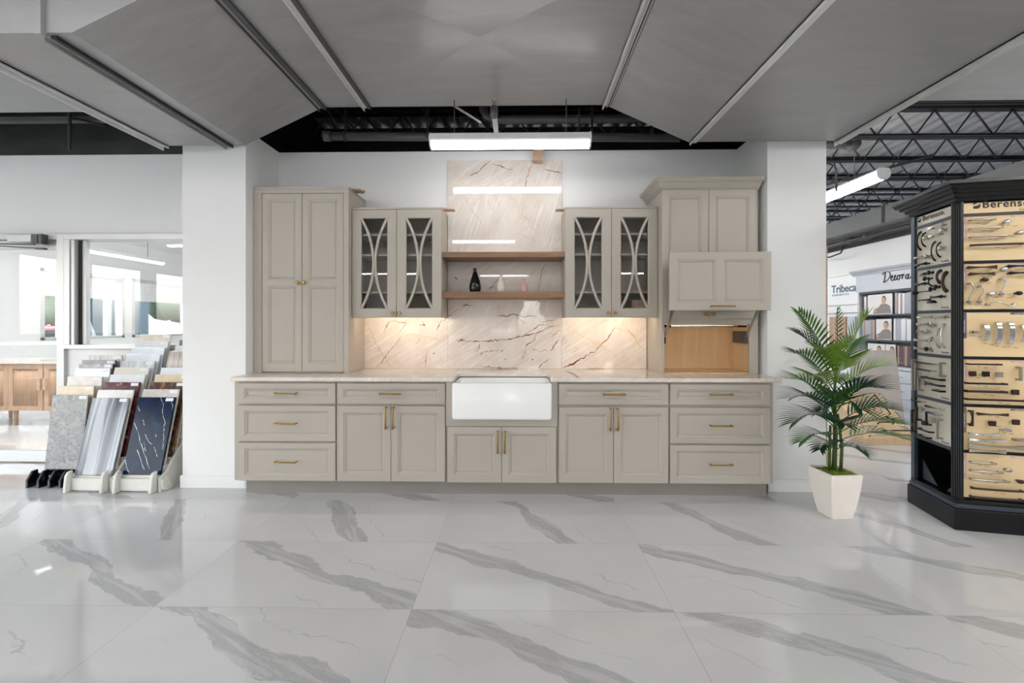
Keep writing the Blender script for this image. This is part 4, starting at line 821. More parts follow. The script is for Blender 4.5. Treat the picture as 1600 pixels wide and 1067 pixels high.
for u, v, st, l in ((82, 617, 'grey_cloud', 'mottled grey and tan stone slab at the front of the black rack'), (92, 603, 'beige', 'beige stone slab right behind the mottled grey slab'), (105.5, 588.5, 'cream_grey', 'cream and grey clouded stone slab in the black rack'), (118.5, 575.5, 'white', 'plain white stone slab in the black rack'), (123.5, 568.5, 'purple', 'purple-brown stone slab in the black rack'), (128, 562.5, 'slate', 'blue-black stone slab in the black rack'), (139.5, 555, 'woodgrain', 'wood-striped grey slab, hindmost of the black rack')):
    sample(XL_, u, v, st, math.radians(6), l, G1)
G3 = 'stone samples in the right white rack'; XRK = -3.146
for u, v, st, l in ((217, 620.5, 'navy', 'navy blue stone slab with white veins at the front of the right white rack'), (224, 608, 'greige', 'pale greige stone slab right behind the navy slab'), (235, 597, 'brown', 'dark brown stone slab with tan veins in the right rack'), (243, 585, 'tan', 'tan stone slab behind the dark brown slab'), (252, 574.5, 'white2', 'white stone slab behind the tan slab in the right rack'), (264, 549, 'woodgrain', 'wood-striped pale slab near the back of the right rack'), (274, 540, 'pale_grey', 'pale grey slab second from the back of the right rack, by the pillar'), (281, 531, 'slate', 'blue-grey slab hindmost in the right rack, by the pillar')):
    sample(XRK, u, v, st, LE, l, G3)
def rack(x0, label, mat, yf, steps, black=False):
    """stepped bed carrying the slabs, side panels, and lugs holding the front slab"""
    t = thing('sample_rack', label, 'rack', (x0+SW/2, yf+.3, 0)); x1 = x0+SW; bd = sorted(BEDS[round(x0, 3)])
    m = MB(); pr = [(bd[0][0]-.004, 0)]
    for (y, z), nx in zip(bd, bd[1:]+[(bd[-1][0]+.03, 0)]):
        pr += [(y-.004, z-.0045), (nx[0]-.006, z-.0045)]
    pr += [(pr[-1][0], 0)]; m.prism(pr, 'x', x0+.004, x1-.004); m.build('stepped_bed', M[mat], t)
    ya, yb = bd[0][0], bd[-1][0]+.03; za, zb_ = bd[0][1], bd[-1][1]
    if not black:
        for xa in (x0-.024, x1+.004):
            m = MB(); m.prism([(ya-.02, 0), (ya-.02, za-.02), (ya+.02, za), (yb, zb_+.01), (yb+.05, zb_+.01), (yb+.05, 0)], 'x', xa, xa+.02); m.build('side_panel', M[mat], t)
        m = MB(); m.box(x0+.012, x1-.034, ya-.028, ya-.014, .012, .105); m.build('front_board', M[mat], t)
        for xa in (x0-.016, x1-.034):
            m = MB(); pr = [(ya-.07, 0), (ya-.074, .015), (ya-.062, .13), (ya-.045, .158), (ya-.012, .165), (ya-.008, .10), (ya-.008, 0)]; m.prism(pr, 'x', xa, xa+.024); m.build('front_lug', M[mat], t, bevel=.006)
        m = MB(); pr = [(ya-.02, .02), (ya-.02, .10), (ya+.03, .115), (ya+.085, .03), (ya+.08, .0), (ya, 0)]; m.prism(pr, 'x', x1+.025, x1+.042); m.build('foot', M[mat], t, bevel=.006)
    else:
        for xa in (x0-.055, x0+.035, x0+.125, x0+.215):
            m = MB(); pr = [(ya-.09, 0), (ya-.09, .06), (ya-.05, .125), (ya-.012, .13), (ya-.008, 0)]; m.prism(pr, 'x', xa, xa+.02); m.build('lug', M[mat], t, bevel=.003)
        m = MB(); m.box(x0-.055, x0+SW-.015, ya-.03, ya-.014, .02, .1); m.build('front_board', M[mat], t)
        m = MB(); m.box(x0+.075, x0+.088, ya-.0315, ya-.0302, .04, .085); m.build('sticker', M['sticker'], t)
    return t
rack(XM, 'middle white stepped rack on the floor under the striped slab', 'rack_white', 3.40, 10)
rack(XRK, 'right white stepped rack on the floor beside the left pillar', 'rack_white', 3.40, 10)
rack(XL_, 'low black rack on the floor under the mottled grey slab', 'rack_black', 3.51, 7, True)

# reeded oak cabinet in the office, behind the glass door
yo = 5.5; cx0, cx1 = XU(-60, yo), XU(92, yo)+.25; zo = .84
t = thing('reeded_cabinet', 'pale oak cabinet with reeded doors and a stone top behind the glass door', 'cabinet', ((cx0+cx1)/2, yo+.3, 0))
xa, xb, xc = XU(13, yo), XU(66.5, yo), XU(68.5, yo)
m = MB(); m.box(cx0, cx1, yo+.022, yo+.55, .2, zo-.035); m.build('carcass', M['oak'], t)
m = MB(); m.box(cx0-.02, cx1+.02, yo-.02, yo+.57, zo-.033, zo); m.build('stone_top', M['quartzite'], t)
for a, b, h in ((xa, xb, xb-.03), (xc, cx1-.03, xc+.03), (cx0+.01, xa-.004, None)):
    m = MB(); fw = .06; m.box(a, a+fw, yo, yo+.022, .2, zo-.04); m.box(b-fw, b, yo, yo+.022, .2, zo-.04); m.box(a+fw, b-fw, yo, yo+.022, .2, .26); m.box(a+fw, b-fw, yo, yo+.022, zo-.1, zo-.04)
    x = a+fw
    while x < b-fw-.005: m.tube([(x+.008, yo+.018, .26), (x+.008, yo+.018, zo-.1)], .0085, 6); x += .017
    d = m.build('door', M['oak'], t)
    if h:
        m = MB(); m.box(h-.022, h+.022, yo-.03, yo-.001, .47, .62); m.build('handle', M['chip'], d, bevel=.004)
for x in (cx0+.05, xa+.03, cx1-.05):
    for y in (yo+.06, yo+.5):
        m = MB(); m.tube([(x, y, 0), (x, y, .2)], [.018, .028], 10); m.build('leg', M['oak'], t)

# ------------------------------------------------------------------ outside
M['lawn'] = cloud('lawn', [(.3, (58, 76, 48)), (.7, (84, 100, 70))], .6, .9)
M['asphalt'] = paint('asphalt', (78, 82, 88), .9, var=.04)
M['foliage'] = cloud('tree_foliage', [(.3, (14, 32, 22)), (.55, (30, 54, 36)), (.75, (62, 86, 58))], 2.2, .8)
M['steelpaint'] = paint('pale_steel_paint', (160, 166, 170), .5); M['bark'] = paint('bark', (92, 78, 64), .9)
M['bluepane'] = paint('blue_grey_cladding', (52, 72, 86), .4); M['carred'] = paint('red_car_paint', (178, 34, 40), .2, coat=.6); M['carsilver'] = paint('silver_car_paint', (176, 182, 188), .25, .4, coat=.6)
M['tyre'] = paint('tyre_rubber', (26, 26, 27), .8); M['carglass'] = paint('dark_car_glass', (40, 48, 54), .08)
m = MB(); m.box(-70, XW-.16, -60, 60, -.3, -.16); struct(m, 'ground_lawn', M['lawn'])
m = MB(); m.box(XW-.2, 70, -60, YB-.16, -.3, -.16); struct(m, 'ground_asphalt', M['asphalt'])
m = MB(); m.box(-18, -11.4, -60, 60, -.159, -.15); struct(m, 'ground_road', M['asphalt'])
def tree(x, y, h, label):
    t = thing('tree', label, 'tree', (x, y, -.16), 0, 'trees outside'); m = MB(); m.tube([(x, y, -.16), (x+.05, y, h*.35), (x, y+.05, h*.7)], [.18, .13, .06], 8); m.build('trunk', M['bark'], t)
    m = MB(); rr_ = random.Random(int(x*10+y*100))
    for i in range(16):
        a = rr_.random()*6.28; q = rr_.random(); zz = h*(.3+.6*rr_.random()); rad = h*.16*(1.1-.4*abs(zz/h-.55)); o = h*.24*q; m.ball((x+o*math.cos(a), y+o*math.sin(a), zz), rad, 10, (1, 1, .85))
    m.each if False else None
    o = m.build('foliage', M['foliage'], t); d = o.modifiers.new('rough', 'DISPLACE'); tx = bpy.data.textures.get('leafy') or bpy.data.textures.new('leafy', 'CLOUDS'); tx.noise_scale = .35; d.texture = tx; d.strength = .5; d.mid_level = .5
TL = 'green tree on the lawn outside the left windows'
for i, (x, y, h) in enumerate(((-24, 2, 6), (-26, 7, 7), (-25, 12, 6.5), (-27, 17, 7), (-24, 22, 6), (-28, 27, 8), (-25, -4, 7), (-27, -10, 6), (-26, 33, 7), (-29, 40, 9))): tree(x, y, h, TL)
for i, (x, y, h) in enumerate(((-12, -20, 6), (-7, -22, 7), (-2, -21, 6), (3, -22, 7), (8, -21, 6))): tree(x, y, h, 'green tree beyond the parking area behind the viewer')
def car(x, y, rz, mat, label):
    t = thing('car', label, 'car', (x, y, -.15), rz)
    L_, W_ = 4.4, 1.75; side = [(-2.2, .25), (-2.2, .62), (-2.1, .82), (-1.3, .92), (-.75, 1.38), (.75, 1.42), (1.6, .95), (2.15, .85), (2.2, .5), (2.2, .25)]
    m = MB(); m.prism(side, 'y', -W_/2, W_/2); m.build('body', M[mat], t, local=True, bevel=.12, seg=3)
    for s in (-1, 1):
        m = MB(); m.prism([(-1.12, .93), (-.68, 1.3), (.68, 1.34), (1.35, .95)], 'y', s*W_/2-.012, s*W_/2+.012); m.build('side_window', M['carglass'], t, local=True)
        for xx in (-1.35, 1.35): m = MB(); m.lathe([(.0, -.11), (.3, -.11), (.33, -.08), (.33, .08), (.3, .11), (0, .11)], (xx, s*.8, .33), 18, axis='y'); m.build('wheel', M['tyre'], t, local=True)
a = PX(80, 500, -13.5); car(-13.5, a.y, math.radians(80), 'carred', 'red car on the road, seen through the glass door')
a = PX(272, 500, -13.6); car(-13.6, a.y+1, math.radians(90), 'carsilver', 'silver car on the road, seen through the right office window')
# neighbouring steel stair with white braces, blue cladding behind
def brace_frame(x, y, w, label):
    t = thing('brace_frame', label, 'steel frame', (x, y, -.16))
    for yy in (y-w/2, y, y+w/2): m = MB(); m.box(x-.06, x+.06, yy-.05, yy+.05, -.16, 3.6); m.build('post', M['steelpaint'], t)
    for s in (-1, 1): m = MB(); m.bar((x, y, 1.5), (x, y+s*w/2, .1), .08, .08, (1, 0, 0)); m.build('brace', M['steelpaint'], t)
    m = MB(); m.box(x-.05, x+.05, y-w/2, y+w/2, 3.45, 3.6); m.build('top_beam', M['steelpaint'], t)
a = PX(133, 500, -10.2); brace_frame(-10.2, a.y, 1.1, 'white braced steel frame outside the middle office window')
a = PX(66, 500, -10.2); brace_frame(-10.2, a.y-.9, 1.1, 'white braced steel frame outside the window seen through the glass door')
for u0, u1, l in ((122, 180, 'blue grey cladding wall behind the braced frame'), (200, 232, 'blue grey cladding wall outside the right office window')):
    a, b = PX(u0, 500, -10.8), PX(u1, 500, -10.8); m = MB(); y = a.y
    m.box(-10.9, -10.8, a.y, b.y, -.16, 3.6)
    while y < b.y: m.box(-10.8, -10.78, y, y+.06, -.16, 3.6); y += .35
    solo(m, 'cladding_wall', M['bluepane'], l, 'wall panel')
# ------------------------------------------------------------------ potted palm
pc = Vector((2.172, 3.04, 0)); PRZ = math.radians(4)
t = thing('potted_palm', 'green palm in a tapered white planter on the floor before the right pillar', 'potted plant', pc)
m = MB()
def sq(hw, z, b=.006):
    return [(hw, -hw+b, z), (hw, hw-b, z), (hw-b, hw, z), (-hw+b, hw, z), (-hw, hw-b, z), (-hw, -hw+b, z), (-hw+b, -hw, z), (hw-b, -hw, z)]
rings = [sq(.066, 0), sq(.070, .004), sq(.082, .06), sq(.093, .13), sq(.102, .20), sq(.108, .27), sq(.111, .308), sq(.111, .312), sq(.100, .312), sq(.099, .285)]
v = [p for r in rings for p in r]; f = [(i*8+j, i*8+(j+1) % 8, (i+1)*8+(j+1) % 8, (i+1)*8+j) for i in range(len(rings)-1) for j in range(8)]+[tuple(range(8))[::-1], tuple((len(rings)-1)*8+j for j in range(8))]
m.add(v, f); m.xform(Matrix.Translation(pc) @ Matrix.Rotation(PRZ, 4, 'Z')); m.build('planter', M['planter'], t)
m = MB(); rg = random.Random(3)
vs = []; fs = []; n_ = 22
for i in range(n_):
    for j in range(n_):
        x = -.098+.196*i/(n_-1); y = -.098+.196*j/(n_-1); vs.append((x, y, .288+.014*rg.random()+.012*(1-(x*x+y*y)/.02)))
fs = [(i*n_+j, i*n_+j+1, (i+1)*n_+j+1, (i+1)*n_+j) for i in range(n_-1) for j in range(n_-1)]
m.add(vs, fs); m.xform(Matrix.Translation(pc) @ Matrix.Rotation(PRZ, 4, 'Z')); m.build('moss', M['moss'], t)
canes = [((0, 0, .29), (.01, .0, .55), (.0, .0, .80), (.01, 0, 1.05)), ((-.03, .01, .29), (-.035, 0, .45), (-.03, 0, .62)), ((.03, -.015, .29), (.035, -.02, .48), (.02, 0, .7)), ((.01, .03, .29), (.02, .03, .5), (.015, .02, .9))]
for c_ in canes: m = MB(); m.tube([pc+Vector(p) for p in c_], [.011, .010, .008, .006][:len(c_)], 8); m.build('cane', M['stem'], t)
def frond(z0, u, v, dy, mat, L=.15, bulge=.12, n=15, droop=.45, wid=.0145, start=.2):
    """arched rachis with paired leaflets; tip seen near (u, v), dy nearer(-) or farther(+) than the cane"""
    A = pc+Vector((R.uniform(-.01, .01), R.uniform(-.01, .01), z0)); B = PY(u, v, pc.y+dy); C = (A+B)/2+Vector((0, 0, bulge)); 
    def P(s): return A*(1-s)**2+C*2*s*(1-s)+B*s*s
    pts = [P(i/14) for i in range(15)]; m = MB(); m.tube(pts, [.0042*(1-.75*i/14) for i in range(15)], 5)
    for i in range(n):
        s = start+(1-start)*(i+.5)/n; p = P(s); d = (P(min(1, s+.02))-P(s-.02)).normalized()
        side = d.cross(Vector((0, 0, 1)))
        if side.length < .05: side = Vector((0, 1, 0))
        side.normalize(); up = side.cross(d).normalized(); x_ = (s-start)/(1-start); ll = L*(.55+.75*math.sin(math.pi*min(1, .18+x_*.78)))*R.uniform(.9, 1.1)
        for sg in (-1, 1):
            dr = (side*sg*(.85-.35*x_)+d*(.55+.55*x_)+up*.22).normalized(); q = p.copy(); k_ = 5; vs = []
            for j in range(k_+1):
                w = wid*[.35, .85, 1.0, .85, .5, .04][j]/2; nn = dr.cross(up).normalized(); fold = up*w*.35
                vs += [q-nn*w+fold, q, q+nn*w+fold]
                q = q+dr*(ll/k_); dr = (dr+Vector((0, 0, -droop*.22*(j+1)/k_))).normalized()
            m.add(vs, [f_ for j in range(k_) for f_ in ((3*j, 3*j+1, 3*j+4, 3*j+3), (3*j+1, 3*j+2, 3*j+5, 3*j+4))], 0, True)
    m.build('frond', M[mat], t)
# upper crown, light and mid green
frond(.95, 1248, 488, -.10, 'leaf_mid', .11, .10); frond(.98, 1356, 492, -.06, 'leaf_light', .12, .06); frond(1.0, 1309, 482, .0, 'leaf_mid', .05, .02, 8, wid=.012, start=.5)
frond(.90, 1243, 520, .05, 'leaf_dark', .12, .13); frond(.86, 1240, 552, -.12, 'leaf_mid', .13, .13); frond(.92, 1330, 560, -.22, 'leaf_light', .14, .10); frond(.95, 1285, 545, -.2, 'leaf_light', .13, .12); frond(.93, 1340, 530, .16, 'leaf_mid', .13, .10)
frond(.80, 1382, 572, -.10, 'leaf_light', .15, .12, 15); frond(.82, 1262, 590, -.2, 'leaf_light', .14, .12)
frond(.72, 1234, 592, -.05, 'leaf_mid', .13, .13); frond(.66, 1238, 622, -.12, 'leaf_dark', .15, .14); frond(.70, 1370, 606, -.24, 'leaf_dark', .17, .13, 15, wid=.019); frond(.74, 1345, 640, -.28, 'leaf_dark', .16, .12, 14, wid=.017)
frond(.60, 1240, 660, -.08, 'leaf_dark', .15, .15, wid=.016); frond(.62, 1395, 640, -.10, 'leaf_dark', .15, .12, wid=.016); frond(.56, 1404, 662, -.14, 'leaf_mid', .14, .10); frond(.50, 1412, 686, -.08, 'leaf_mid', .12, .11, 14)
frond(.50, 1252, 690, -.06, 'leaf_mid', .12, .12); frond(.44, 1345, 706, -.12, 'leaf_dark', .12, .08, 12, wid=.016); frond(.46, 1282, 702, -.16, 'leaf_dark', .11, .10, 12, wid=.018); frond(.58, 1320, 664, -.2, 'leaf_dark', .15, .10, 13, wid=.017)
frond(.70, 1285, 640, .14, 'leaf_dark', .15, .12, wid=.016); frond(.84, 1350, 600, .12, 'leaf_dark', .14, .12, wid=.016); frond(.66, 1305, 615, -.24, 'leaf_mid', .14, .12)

# ------------------------------------------------------------------ hardware display tower
TC = Vector((2.786, 2.837, 0)); TA = math.radians(-12)
E1 = Vector((math.cos(TA), math.sin(TA), 0)); E2 = Vector((-math.sin(TA), math.cos(TA), 0))
tw = thing('display_tower', 'black display tower covered with sample boards of cabinet pulls and knobs', 'display tower', TC, TA)
W_, D_ = .60, .463; ins = .022; ZTW = 2.13
def P(name, mb, mat, parent=None, **kw): return mb.build(name, mat, parent or tw, local=True, **kw)
# plinth with its cap moulding
m = MB(); m.prism([(0, .0), (W_, 0), (W_, D_), (0, D_)], 'z', 0, .135); P('plinth', m, M['black'], bevel=.004)
for z0, z1, i in ((.137, .165, .008), (.165, .19, .014)):
    m = MB(); m.prism([(i, i), (W_-i, i), (W_-i, D_-i), (i, D_-i)], 'z', z0, z1); P('base_moulding', m, M['rail'] if i < .01 else M['black'], bevel=.004)
# body: solid above, an open bay low on the left side
m = MB(); m.box(ins+.014, W_-ins-.014, ins+.014, D_-ins-.014, .50, ZTW); m.box(ins+.014, W_-ins, ins+.014, ins+.03, .19, .50); m.box(ins+.014, W_-ins, D_-ins-.03, D_-ins-.014, .19, .50); m.box(W_-ins-.02, W_-ins, ins+.03, D_-ins-.03, .19, .50); P('body', m, M['black'])
m = MB(); m.add([(ins+.16, ins+.03, .5), (ins+.16, D_-ins-.03, .5), (ins+.30, D_-ins-.03, .195), (ins+.30, ins+.03, .195)], [(0, 1, 2, 3)]); m.add([(ins+.163, ins+.03, .5), (ins+.163, D_-ins-.03, .5), (ins+.303, D_-ins-.03, .195), (ins+.303, ins+.03, .195)], [(3, 2, 1, 0)]); P('bay_back', m, M['satin'])
for y in (.12, .22, .30, .36): m = MB(); m.lathe([(.005, 0), (.005, -.012)], (ins+.20, y, .41-.08*(y > .2)), 8, axis='x'); P('bolt', m, M['black'])
m = MB(); m.prism([(D_-ins-.06, .2), (D_-ins-.06, .34), (D_-ins-.2, .2)], 'x', ins+.03, ins+.034); m.prism([(.06, .2), (.06, .29), (.15, .2)], 'x', ins+.03, ins+.034); m.each('bracket', M['rail'], tw, local=True)
# fluted posts: chamfered corner in view, plain ones elsewhere
c_ = .058; a_, b_ = Vector((ins-.002, c_, 0)), Vector((c_, ins-.002, 0)); dd = (b_-a_).normalized(); nn = Vector((-dd.y, dd.x, 0))*-1
if nn.x+nn.y > 0: nn = -nn
poly = [(c_, c_+.0)]; poly = [(ins+.02, c_), (ins-.006, c_), (ins-.006, c_-.012)]; N_ = 4; A0 = Vector((ins-.006, c_-.012)); A1 = Vector((c_-.012, ins-.006)); d2 = (A1-A0)/N_; n2 = Vector((-1, -1)).normalized()
for i in range(N_):
    p = A0+d2*i; poly += [tuple(p+d2*.12), tuple(p+d2*.3-n2*.006), tuple(p+d2*.7-n2*.006), tuple(p+d2*.88)]
poly += [(c_-.012, ins-.006), (c_, ins-.006), (c_, ins+.02)]
m = MB(); m.prism(poly, 'z', .19, ZTW); P('corner_post', m, M['black'])
for x0, x1, y0, y1 in ((ins-.006, ins+.02, D_-ins-.03, D_-ins+.006), (W_-ins-.05, W_-ins+.006, ins-.006, ins+.02), (W_-ins-.05, W_-ins+.006, D_-ins-.02, D_-ins+.006)):
    m = MB(); m.box(x0, x1, y0, y1, .19, ZTW); P('corner_post', m, M['rail' if x0 < .1 else 'black'])
# crown, stepped profile round the top
prof = [(0, 2.105), (.012, 2.105), (.016, 2.125), (.030, 2.132), (.034, 2.15), (.052, 2.158), (.056, 2.172), (.074, 2.18), (.078, 2.196), (.094, 2.202), (.094, 2.222), (0, 2.222)]
vs = []; n_ = len(prof); cor = [(ins, ins, -1, -1), (W_-ins, ins, 1, -1), (W_-ins, D_-ins, 1, 1), (ins, D_-ins, -1, 1)]
for x, y, ox, oy in cor:
    for o_, z in prof: vs.append((x+ox*o_, y+oy*o_, z))
fs = [(k_*n_+i, k_*n_+(i+1) % n_, ((k_+1) % 4)*n_+(i+1) % n_, ((k_+1) % 4)*n_+i) for k_ in range(4) for i in range(n_)]
m = MB(); m.add(vs, fs); m.box(ins, W_-ins, ins, D_-ins, 2.13, 2.2); P('crown_moulding', m, M['black'])
ZB_ = [2.103, 2.019, 1.715, 1.404, 1.102, .797, .50, .198]
# local frames of the two faces in view: origin, right, up
class Face:
    def __init__(s, o, r, n): s.o = Vector(o); s.r = Vector(r); s.n = Vector(n); s.u = Vector((0, 0, 1))
    def at(s, u, v, off):
        """where the ray through (u, v) meets the plane off metres in front of the board; returns (along, up)"""
        wn = E1*s.n.x+E2*s.n.y; wo = TC+E1*s.o.x+E2*s.o.y+wn*off; d = ray(u, v); c = Vector((0, 0, EYE)); tt = (wo-c).dot(wn)/d.dot(wn); p = c+d*tt-wo
        wr = E1*s.r.x+E2*s.r.y; return p.dot(wr), c.z+d.z*tt
    def pt(s, a, z, off=0.0): return s.o+s.r*a+s.u*z+s.n*off
FR = Face((0, ins+.012, 0), (1, 0, 0), (0, -1, 0)); SD = Face((ins+.012, 0, 0), (0, -1, 0), (-1, 0, 0))
def board(fc, a0, a1, z0, z1, mat):
    m = MB(); p = [fc.pt(a0, z0), fc.pt(a1, z0), fc.pt(a1, z1), fc.pt(a0, z1)]; q = [x-fc.n*.010 for x in p]
    m.add(p+q, [(0, 1, 2, 3), (7, 6, 5, 4), (0, 4, 5, 1), (1, 5, 6, 2), (2, 6, 7, 3), (3, 7, 4, 0)]); return P('sample_board', m, M[mat])
def rail(fc, a0, a1, z, mat, h=.010, dpt=.012):
    m = MB(); v = []
    for off in (-.006, dpt):
        v += [fc.pt(a0, z-h, off), fc.pt(a1, z-h, off), fc.pt(a1, z+h, off), fc.pt(a0, z+h, off)]
    m.add(v, [(3, 2, 1, 0), (4, 5, 6, 7), (0, 1, 5, 4), (1, 2, 6, 5), (2, 3, 7, 6), (3, 0, 4, 7)]); P('shelf_rail', m, M[mat], bevel=.002)
FA0, FA1 = c_+.001, W_-ins-.05; SA0, SA1 = -(D_-ins-.03), -(c_+.001)
fb = [board(FR, FA0, FA1, ZB_[i+1]+.008, ZB_[i]-.008, 'board') for i in range(7)]
sb = [board(SD, SA0, SA1, ZB_[i+1]+.008, ZB_[i]-.008, 'board_pale') for i in range(6)]
for z in ZB_[1:7]: rail(FR, FA0, FA1, z, 'black', .010, .004)
for z in ZB_[1:7]: rail(SD, SA0, SA1, z, 'rail')
# lettering
def letter(fc, par, txt, a, z, size, mat='ink', bold=.0, vert=False, name='lettering', sp=1.0):
    q = text_mb(txt, size, bold, .0006, sp); r, u_ = (fc.r, fc.u) if not vert else (fc.u, -fc.r)
    q.xform(frame_mat(fc.pt(a, z, .0012), r, u_)); return P(name, q, M[mat], par)
def logo(fc, par, a, z, s):
    m = MB(); g = lambda pts: [fc.pt(a+x*s, z+y*s, .0012) for x, y in pts]; arc = [(.0+.8*math.sin(t_), .12+.62*(1-math.cos(t_))*.0) for t_ in (0,)]
    m.add(g([(0, .62), (0, 1), (.5, .8)]), [(0, 1, 2)])
    pts = [(0, 0), (.62, 0), (.78, .08), (.88, .22), (.92, .4), (.9, .85), (.8, .66), (.62, .52), (.4, .44), (0, .40)]
    m.add(g(pts), [tuple(range(len(pts)))]); P('logo', m, M['ink'], par)
a, z = FR.at(1534.5, 325.2, 0); logo(FR, fb[0], FR.at(1520.3, 325.2, 0)[0], z-.002, .042); letter(FR, fb[0], 'Berenson.', a, z+.001, .066, 'ink', .0012, sp=1.13)
letter(FR, fb[0], 'Decorative Hardware', a+.19, z-.022, .010)
a, z = SD.at(1442, 345.5, 0); logo(SD, sb[0], SD.at(1434.5, 348, 0)[0], z-.001, .036); letter(SD, sb[0], 'Berenson.', a, z, .05, 'ink', .0008, sp=1.05)
TXT = ['TIMELESS CHARM', 'TIMELESS CHARM', 'UPTOWN APPEAL', 'TIMELESS CHARM', 'CLASSIC COMFORT', 'TIMELESS CHARM']; TCOL = ['tab_pink', 'tab_pink', 'tab_blue', 'tab_pink', 'tab_taupe', 'tab_pink']
for i in range(6):
    zt = ZB_[i+1]-.012; b = fb[i+1]; m = MB(); p = lambda a0, a1, z0, z1: m.add([FR.pt(a0, z0, .0006), FR.pt(a1, z0, .0006), FR.pt(a1, z1, .0006), FR.pt(a0, z1, .0006)], [(0, 1, 2, 3)])
    p(FA0, FA0+.026, zt-.165, zt); p(FA0+.255, FA0+.36, zt-.014, zt); m.each('printed_tab', M[TCOL[i]], b, local=True)
    letter(FR, b, TXT[i], FA0+.017, zt-.13, .0105, 'white', 0, True); letter(FR, b, TXT[i], FA0+.275, zt-.011, .007, 'white'); letter(FR, b, 'b', FA1-.03, ZB_[i+2]+.02, .022)
for i in range(5): letter(SD, sb[i+1], 'Berenson.', SA1-.11, ZB_[i+2]+.022, .017, 'tab_blue')
# the pulls and knobs themselves
def V3(fc, q): return lambda al, z, o: fc.pt(al, z, o)
def hw(fc, bd, kind, mat, u0, v0, u1=None, v1=None, t=.006, off=.03):
    m = MB(); a0, z0 = fc.at(u0, v0, off)
    if u1 is not None:
        a1, z1 = fc.at(u1, v1, off); a = Vector((a0, z0)); b = Vector((a1, z1)); L = (b-a).length
        if abs(a0-a1) > abs(z0-z1): b.y = a.y = (a.y+b.y)/2          # pulls are level or upright
        else: b.x = a.x = (a.x+b.x)/2
        pt = lambda s, o: fc.pt(a.x+(b.x-a.x)*s, a.y+(b.y-a.y)*s, o); wd = fc.u if abs(a.x-b.x) > abs(a.y-b.y) else fc.r
        if kind == 'bar':
            m.tube([pt(i/12, off*(.82+.25*math.sin(math.pi*i/12))) for i in range(13)], [t*.85]+[t]*11+[t*.85], 8, up=wd)
            for s in (.06, .94): m.tube([pt(s, 0), pt(s, off*.85)], t*.9, 8)
        elif kind == 'square':
            m.bar(pt(0, off), pt(1, off), t*2, t*2, wd)
            e = t/L if L > 0 else .1
            for s in (e, 1-e): m.bar(pt(s, 0), pt(s, off), t*2, t*2, wd)
        elif kind == 'arch':
            m.tube([pt(i/14, off*.85*math.sin(math.pi*i/14)**.55) for i in range(15)], [t*(1.2-.5*math.sin(math.pi*i/14)) for i in range(15)], 8, up=wd)
        elif kind == 'strap':
            P2 = [pt(i/14, .003+off*.8*math.sin(math.pi*i/14)**.3) for i in range(15)]; vs = []
            for q in P2: vs += [q-wd*t*2, q+wd*t*2, q+wd*t*2+fc.n*.004, q-wd*t*2+fc.n*.004]
            m.add(vs, [(i*4+j, i*4+(j+1) % 4, i*4+4+(j+1) % 4, i*4+4+j) for i in range(14) for j in range(4)]+[(0, 1, 2, 3), (56, 57, 58, 59)])
        elif kind == 'bow':
            P2 = [pt(i/16, off*(.75+.3*math.sin(math.pi*i/16))) for i in range(17)]; vs = []
            for i, q in enumerate(P2): w = t*(2.1-1.3*math.sin(math.pi*i/16)); vs += [q-wd*w, q+wd*w, q+wd*w*.8+fc.n*.006, q-wd*w*.8+fc.n*.006]
            m.add(vs, [(i*4+j, i*4+(j+1) % 4, i*4+4+(j+1) % 4, i*4+4+j) for i in range(16) for j in range(4)]+[(0, 1, 2, 3), (64, 65, 66, 67)])
            for s in (.08, .92): m.tube([pt(s, 0), pt(s, off*.8)], t, 8)
        elif kind == 'wave':
            side = fc.r if wd == fc.r else fc.u
            P2 = [pt(i/18, off*(.6+.5*math.sin(math.pi*i/18)))+side*.012*math.sin(2*math.pi*i/18) for i in range(19)]
            m.tube(P2, [t*(1.5-.5*math.sin(math.pi*i/18)) for i in range(19)], 8, ell=.5)
            for s in (.05, .95): m.tube([pt(s, 0), pt(s, off*.75)], t, 8)
        elif kind == 'cup':
            c0 = (a+b)/2; N2 = 12; vs = []
            for i in range(N2+1):
                for j in range(7):
                    th = math.pi*i/N2; ph = math.pi/2*j/6; vs.append(fc.pt(c0.x-L/2*math.cos(th)*math.cos(ph*.0+ph), c0.y+.012-.034*math.sin(ph)*.0+.02*math.sin(th)*0-.0-.03*math.sin(ph)*0, 0)+fc.n*(off*math.sin(th)*math.cos(ph))+fc.u*(.022*math.sin(ph)))
            m.add(vs, [(i*7+j, i*7+j+1, (i+1)*7+j+1, (i+1)*7+j) for i in range(N2) for j in range(6)], 0, True)
        m.build('pull', M[mat], bd, local=True)
    else:
        o = fc.pt(a0, z0, 0); q = MB()
        if kind == 'knob': q.lathe([(.011, 0), (.011, .003), (.006, .006), (.006, .016), (.012, .02), (.0165, .025), (.015, .031), (.008, .034)], (0, 0, 0), 14)
        elif kind == 'oval': q.lathe([(.008, 0), (.006, .014), (.013, .02), (.0165, .027), (.013, .033), (.005, .035)], (0, 0, 0), 14); q.xform(Matrix.Diagonal((1.25, .8, 1, 1)))
        else: q.box(-.016, .016, -.016, .016, .017, .030); q.box(-.007, .007, -.007, .007, 0, .017)
        q.xform(frame_mat(o, fc.r, fc.u)); q.build('knob', M[mat], bd, local=True)
def dash(fc, bd, u, v, w=.02):
    m = MB(); a, z = fc.at(u, v, 0); pt = lambda x, y: fc.pt(a+x, z+y, .0004); m.add([pt(0, 0), pt(w, 0), pt(w, .0022), pt(0, .0022)], [(0, 1, 2, 3)]); return m
f1, f2, f3, f4, f5, f6 = fb[1:]
